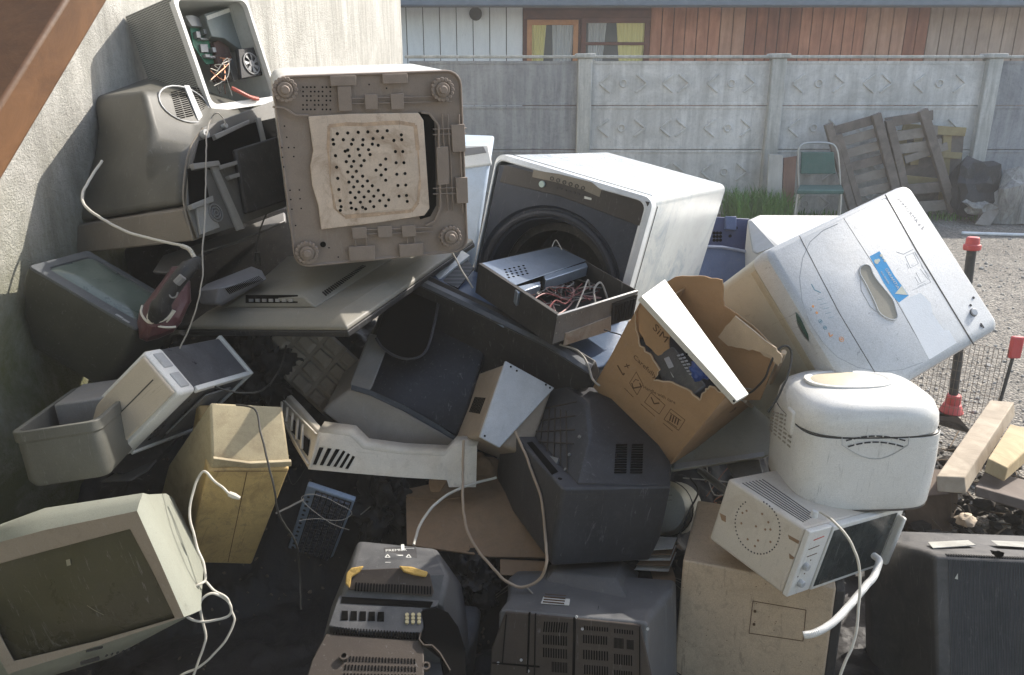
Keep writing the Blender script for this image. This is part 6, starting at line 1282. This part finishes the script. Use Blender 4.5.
for k in range(n): mb.bb(x0 + (x1-x0)*k/n, x0 + (x1-x0)*(k+.5)/n, -d2+.004, -d2+.022, h2-.001, h2+.003)
t.part('top_teeth', mb, m_black)
mb = MB(); mb.pxpoly(Tz, [(928,543),(968,541),(976,546),(933,549)], .001, .003); mb.pxpoly(Tz, [(991,541),(1040,543),(1040,549),(998,546)], .001, .0018); t.part('label', mb, mat('dirty label', (.40,.40,.37), .7, dust=.6, dcol=(.2,.19,.17)))
mb = MB(); mb.cyl(F.px(998,554,.0), (0,-1,0), .009, .006, 14); mb.pxpoly(F, [(990,550),(1003,552),(1002,556),(992,554)], 0, .008); t.part('screw_recess', mb, m_void)
mb = MB(); mb.pxpoly(F, [(954,578),(957,573),(957,579)], .0045, .006); t.part('paint_fleck', mb, m_label)

# ============================================================= wood and dark debris at the right
def timber(label, pts, z0, z1, m, group='timber offcuts on the heap'):
    e, far = pts; a = [U(x, y, z0) for x, y in e]; b_ = [U(x, y, z1) for x, y in far]; mb = MB(); mb.hexa(a, b_)
    solo('timber_offcut', label, 'timber', mb, m, group, bevel=.004)
m_timber = wood('weathered timber', (.24,.19,.135), (.44,.37,.28), (4,4,4))
timber('long pale squared timber beam pointing away on the gravel at the right', ([(936,476),(965,477),(966,494),(937,492)], [(990,400),(1014,402),(1015,416),(992,414)]), 2.62, 3.45, m_timber)
timber('short yellowish timber offcut at the right edge beside the long beam', ([(988,458),(1008,468),(1004,482),(984,472)], [(1010,424),(1045,432),(1045,446),(1010,440)]), 2.75, 3.2, wood('yellow timber', (.28,.20,.10), (.47,.37,.21), (4,4,4)))
timber('flat brown board propped below the long timber beam by the bread maker', ([(905,498),(950,494),(952,532),(905,532)], [(915,470),(958,468),(958,500),(915,500)]), 2.85, 3.0, wood('brown board', (.09,.06,.04), (.17,.115,.08), (4,4,4)))
timber('greyish dark board lying at the right edge under the yellowish offcut', ([(975,486),(1060,510),(1060,522),(975,496)], [(985,470),(1060,488),(1060,500),(985,482)]), 2.7, 3.0, wood('dark wet board', (.07,.05,.04), (.14,.11,.09), (4,4,4)))
timber('thin grey board lying flat on the gravel at the foot of the red footed post', ([(910,414),(925,410),(926,413),(911,418)], [(958,416),(972,432),(972,436),(958,424)]), 3.5, 3.5, m_pallet)
m_dirt = mat('black charred earth', (.035,.029,.024), .95, dust=.35, dcol=(.10,.085,.07), bump=.9, bscale=60, scratch=0)
mb = MB(); r_ = random.Random(21)
for i in range(420):
    x = r_.uniform(1.0, 2.3); y = r_.uniform(2.3, 3.25) ; rock_into(mb, (x, y, r_.uniform(0,.10)*(1.6-abs(x-1.5))), r_.uniform(.012,.045), i, .6)
solo('charred_debris', 'dark charred debris and clods piled beneath the timber at the right', 'debris', mb, m_dirt, kind='stuff', smooth=False)
mb = MB(); r_ = random.Random(31)
for i in range(160):
    p = Vector((r_.uniform(1.0, 2.2), r_.uniform(2.35, 3.2), r_.uniform(.05,.16))); d_ = Vector((r_.uniform(-1,1), r_.uniform(-1,1), r_.uniform(-.25,.25))).normalized()*r_.uniform(.02,.07); mb.tube([p-d_, p+d_], r_.uniform(.0015,.004), 5)
solo('twigs', 'brown twigs and splinters scattered among the charred debris', 'twigs', mb, wood('twig', (.10,.07,.045), (.26,.19,.12)), kind='stuff')
crumple('shell_scrap', 'small pale round scrap lying behind the ribbed black television', 'scrap', (966,520), 2.45, (.03,.025,.02), m_torn, 5)

# ============================================================= loose cables
cable('power_cable', 'white cord with connector tangled in loops beside the bottom left monitor', [(229,493,2.05),(222,487,2.05),(214,480,2.06),(205,472,2.06),(198,478,2.06),(192,494,2.05),(190,515,2.04),(197,545,2.02),(204,565,2.0),(205,580,1.99),(196,586,1.97),(184,598,1.97),(181,610,1.97),(192,620,1.98),(212,621,1.99),(228,616,2.0),(231,606,2.0),(222,597,2.0),(210,594,1.99),(200,603,1.98),(203,625,1.99),(205,640,1.99),(199,660,1.98),(190,685,1.97)], .0033, m_cw,
      extra=lambda mb, P: mb.tube([P[0] + Vector((.028,0,-.014)), P[0] + Vector((.014,0,-.007)), P[0]], [.0045,.008,.007], 8))
cable('power_cable', 'second white cord crossing the loops and running off the bottom edge', [(205,580,2.0),(214,590,2.0),(228,598,2.0),(232,612,2.01),(234,622,2.01),(226,640,2.0),(214,655,1.99),(200,667,1.98),(180,676,1.97),(172,690,1.96)], .0030, m_cw)
cable('power_cable', 'pale cord arching over the dirty cardboard flap', [(414,545,2.28),(420,525,2.34),(432,507,2.38),(450,493,2.42),(470,485,2.45),(496,477,2.5)], .0042, m_cw)
cable('power_cable', 'tan cord hanging from the black television down to a loop above the white label', YL0 + YL + [(546,560,2.10),(540,578,2.10),(525,587,2.11),(508,583,2.13),(492,568,2.18),(478,550,2.24),(467,528,2.30),(463,500,2.36),(463,470,2.42),(464,440,2.44)], .0042, m_ct)
cable('power_cable', 'short thin wire dropping onto the white labelled television', [(526,587,2.12),(535,597,2.11),(537,612,2.1),(537,626,2.08)], .0022, m_cg)
cable('oven_cord', 'off white cord hanging from the bread maker in front of the oven and cabinet', [(820,512,1.98),(832,520,1.90),(846,536,1.86),(856,556,1.84),(860,580,1.83),(858,605,1.82),(853,640,1.8),(842,665,1.79),(836,690,1.78)], .0032, m_cw)
cable('drain_hose', 'thick grey white drain hose bending from the oven down to the beige cabinet', [(803,634,1.86),(815,631,1.86),(832,622,1.88),(848,606,1.92),(862,590,1.96),(874,575,2.0),(879,562,2.03),(874,556,2.06)], .0085, m_whitep, cat='hose', rib=.10)
cable('black_cable', 'black cord hanging over the front of the yellowed housing', [(236,405,2.12),(256,410,2.10),(260,430,2.06),(266,455,2.04),(274,490,2.04),(280,515,2.1),(296,545,2.2),(300,575,2.25),(302,610,2.2)], .0028, m_cb)
cable('black_cable', 'black cord drooping from the slim white case across the dark gap', [(196,370,2.28),(215,387,2.28),(240,393,2.3),(262,390,2.4),(280,370,2.55),(286,345,2.65)], .0028, m_cb)
cable('thin_cable', 'thin pale wire lying across the top of the keyboard', [(300,520,2.30),(318,518,2.34),(340,520,2.36),(352,512,2.38),(330,500,2.36),(312,494,2.35),(302,500,2.34),(330,522,2.35),(350,530,2.34)], .0011, m_cg)
cable('thin_cable', 'thin pale stick like wire sloping left of the keyboard', [(276,513,2.35),(290,507,2.38),(304,499,2.40)], .003, m_cg)
cable('thin_cable', 'thin pale wire in the dark between the keyboard and cardboard flap', [(360,515,2.55),(375,503,2.58),(388,494,2.6),(384,488,2.6)], .0022, m_cg)
cable('black_cable', 'black cord curling from beneath the dark flat television to the carton corner', [(560,345,2.52),(578,352,2.5),(588,365,2.46),(592,378,2.42),(600,386,2.36)], .0035, m_cg)
cable('black_cable', 'dark cord curving round the off white canister', [(690,478,2.5),(698,492,2.46),(690,510,2.46),(682,528,2.44),(676,540,2.42)], .003, m_cb)
cable('thin_cable', 'thin dark wire between the desktop chassis and the carton', [(604,330,2.5),(616,334,2.46),(630,338,2.42),(636,336,2.4)], .002, m_cb)

# ============================================================= small scrap in the gaps
def mz(x, y):
    p = Vector((x, y, 0)); return mound_h(x, y) + .02
mb = MB(); r_ = random.Random(77)
for i in range(1500):
    x = r_.uniform(-1.45, 1.3); y = r_.uniform(1.5, 3.0); rock_into(mb, (x, y, mz(x, y) + r_.uniform(-.01,.02)), Vector((r_.uniform(.003,.012), r_.uniform(.003,.010), r_.uniform(.002,.006))), i, .8)
solo('plastic_crumbs', 'small dirty crumbs of plastic and earth lying in the folds of the black sheet', 'debris', mb, mat('brown grit', (.10,.08,.06), .9, dust=.4, dcol=(.16,.13,.10), var=.5, scale=20), kind='stuff', smooth=False)
sh_m = [m_grey, m_dbrown, m_cardd, m_metald, m_pcb, m_ivory, m_blackd, m_brownp]
for i in range(46):
    x = r_.uniform(-1.0, 1.1); y = r_.uniform(1.6, 2.7); s_ = r_.uniform(.02, .06); n_ = r_.choice((3,4,5)); a0 = r_.uniform(0, 6)
    R_ = Quaternion((1, r_.uniform(-.5,.5), r_.uniform(-.5,.5), r_.uniform(-1,1))).normalized().to_matrix()
    c_ = Vector((x, y, mz(x, y) + .015)); poly = [c_ + R_ @ Vector((math.cos(a0 + 6.283*k/n_)*s_*r_.uniform(.5,1.1), math.sin(a0 + 6.283*k/n_)*s_*r_.uniform(.3,.9), 0)) for k in range(n_)]
    mb = MB(); mb.prism(poly, R_ @ Vector((0,0,r_.uniform(.002,.006)))); solo('plastic_shard', 'small broken shard lying in the dark gaps on the black sheet', 'shard', mb, sh_m[i % 8], 'small shards in the gaps of the heap', smooth=False)
for i in range(14):
    x = r_.uniform(-.9, .9); y = r_.uniform(1.7, 2.6); P = [Vector((x + r_.uniform(-.12,.12), y + r_.uniform(-.10,.10), 0)) for _ in range(5)]
    P = [Vector((p.x, p.y, mz(p.x, p.y) + r_.uniform(.005,.035))) for p in P]; mb = MB(); mb.tube(spline(P, 6), r_.choice((.0012,.0018,.0025)), 5)
    solo('wire_scrap', 'short thin scrap wire curled in the dark gaps on the black sheet', 'wire', mb, (m_cb, m_cg, m_copper)[i % 3], 'scrap wires in the gaps of the heap')
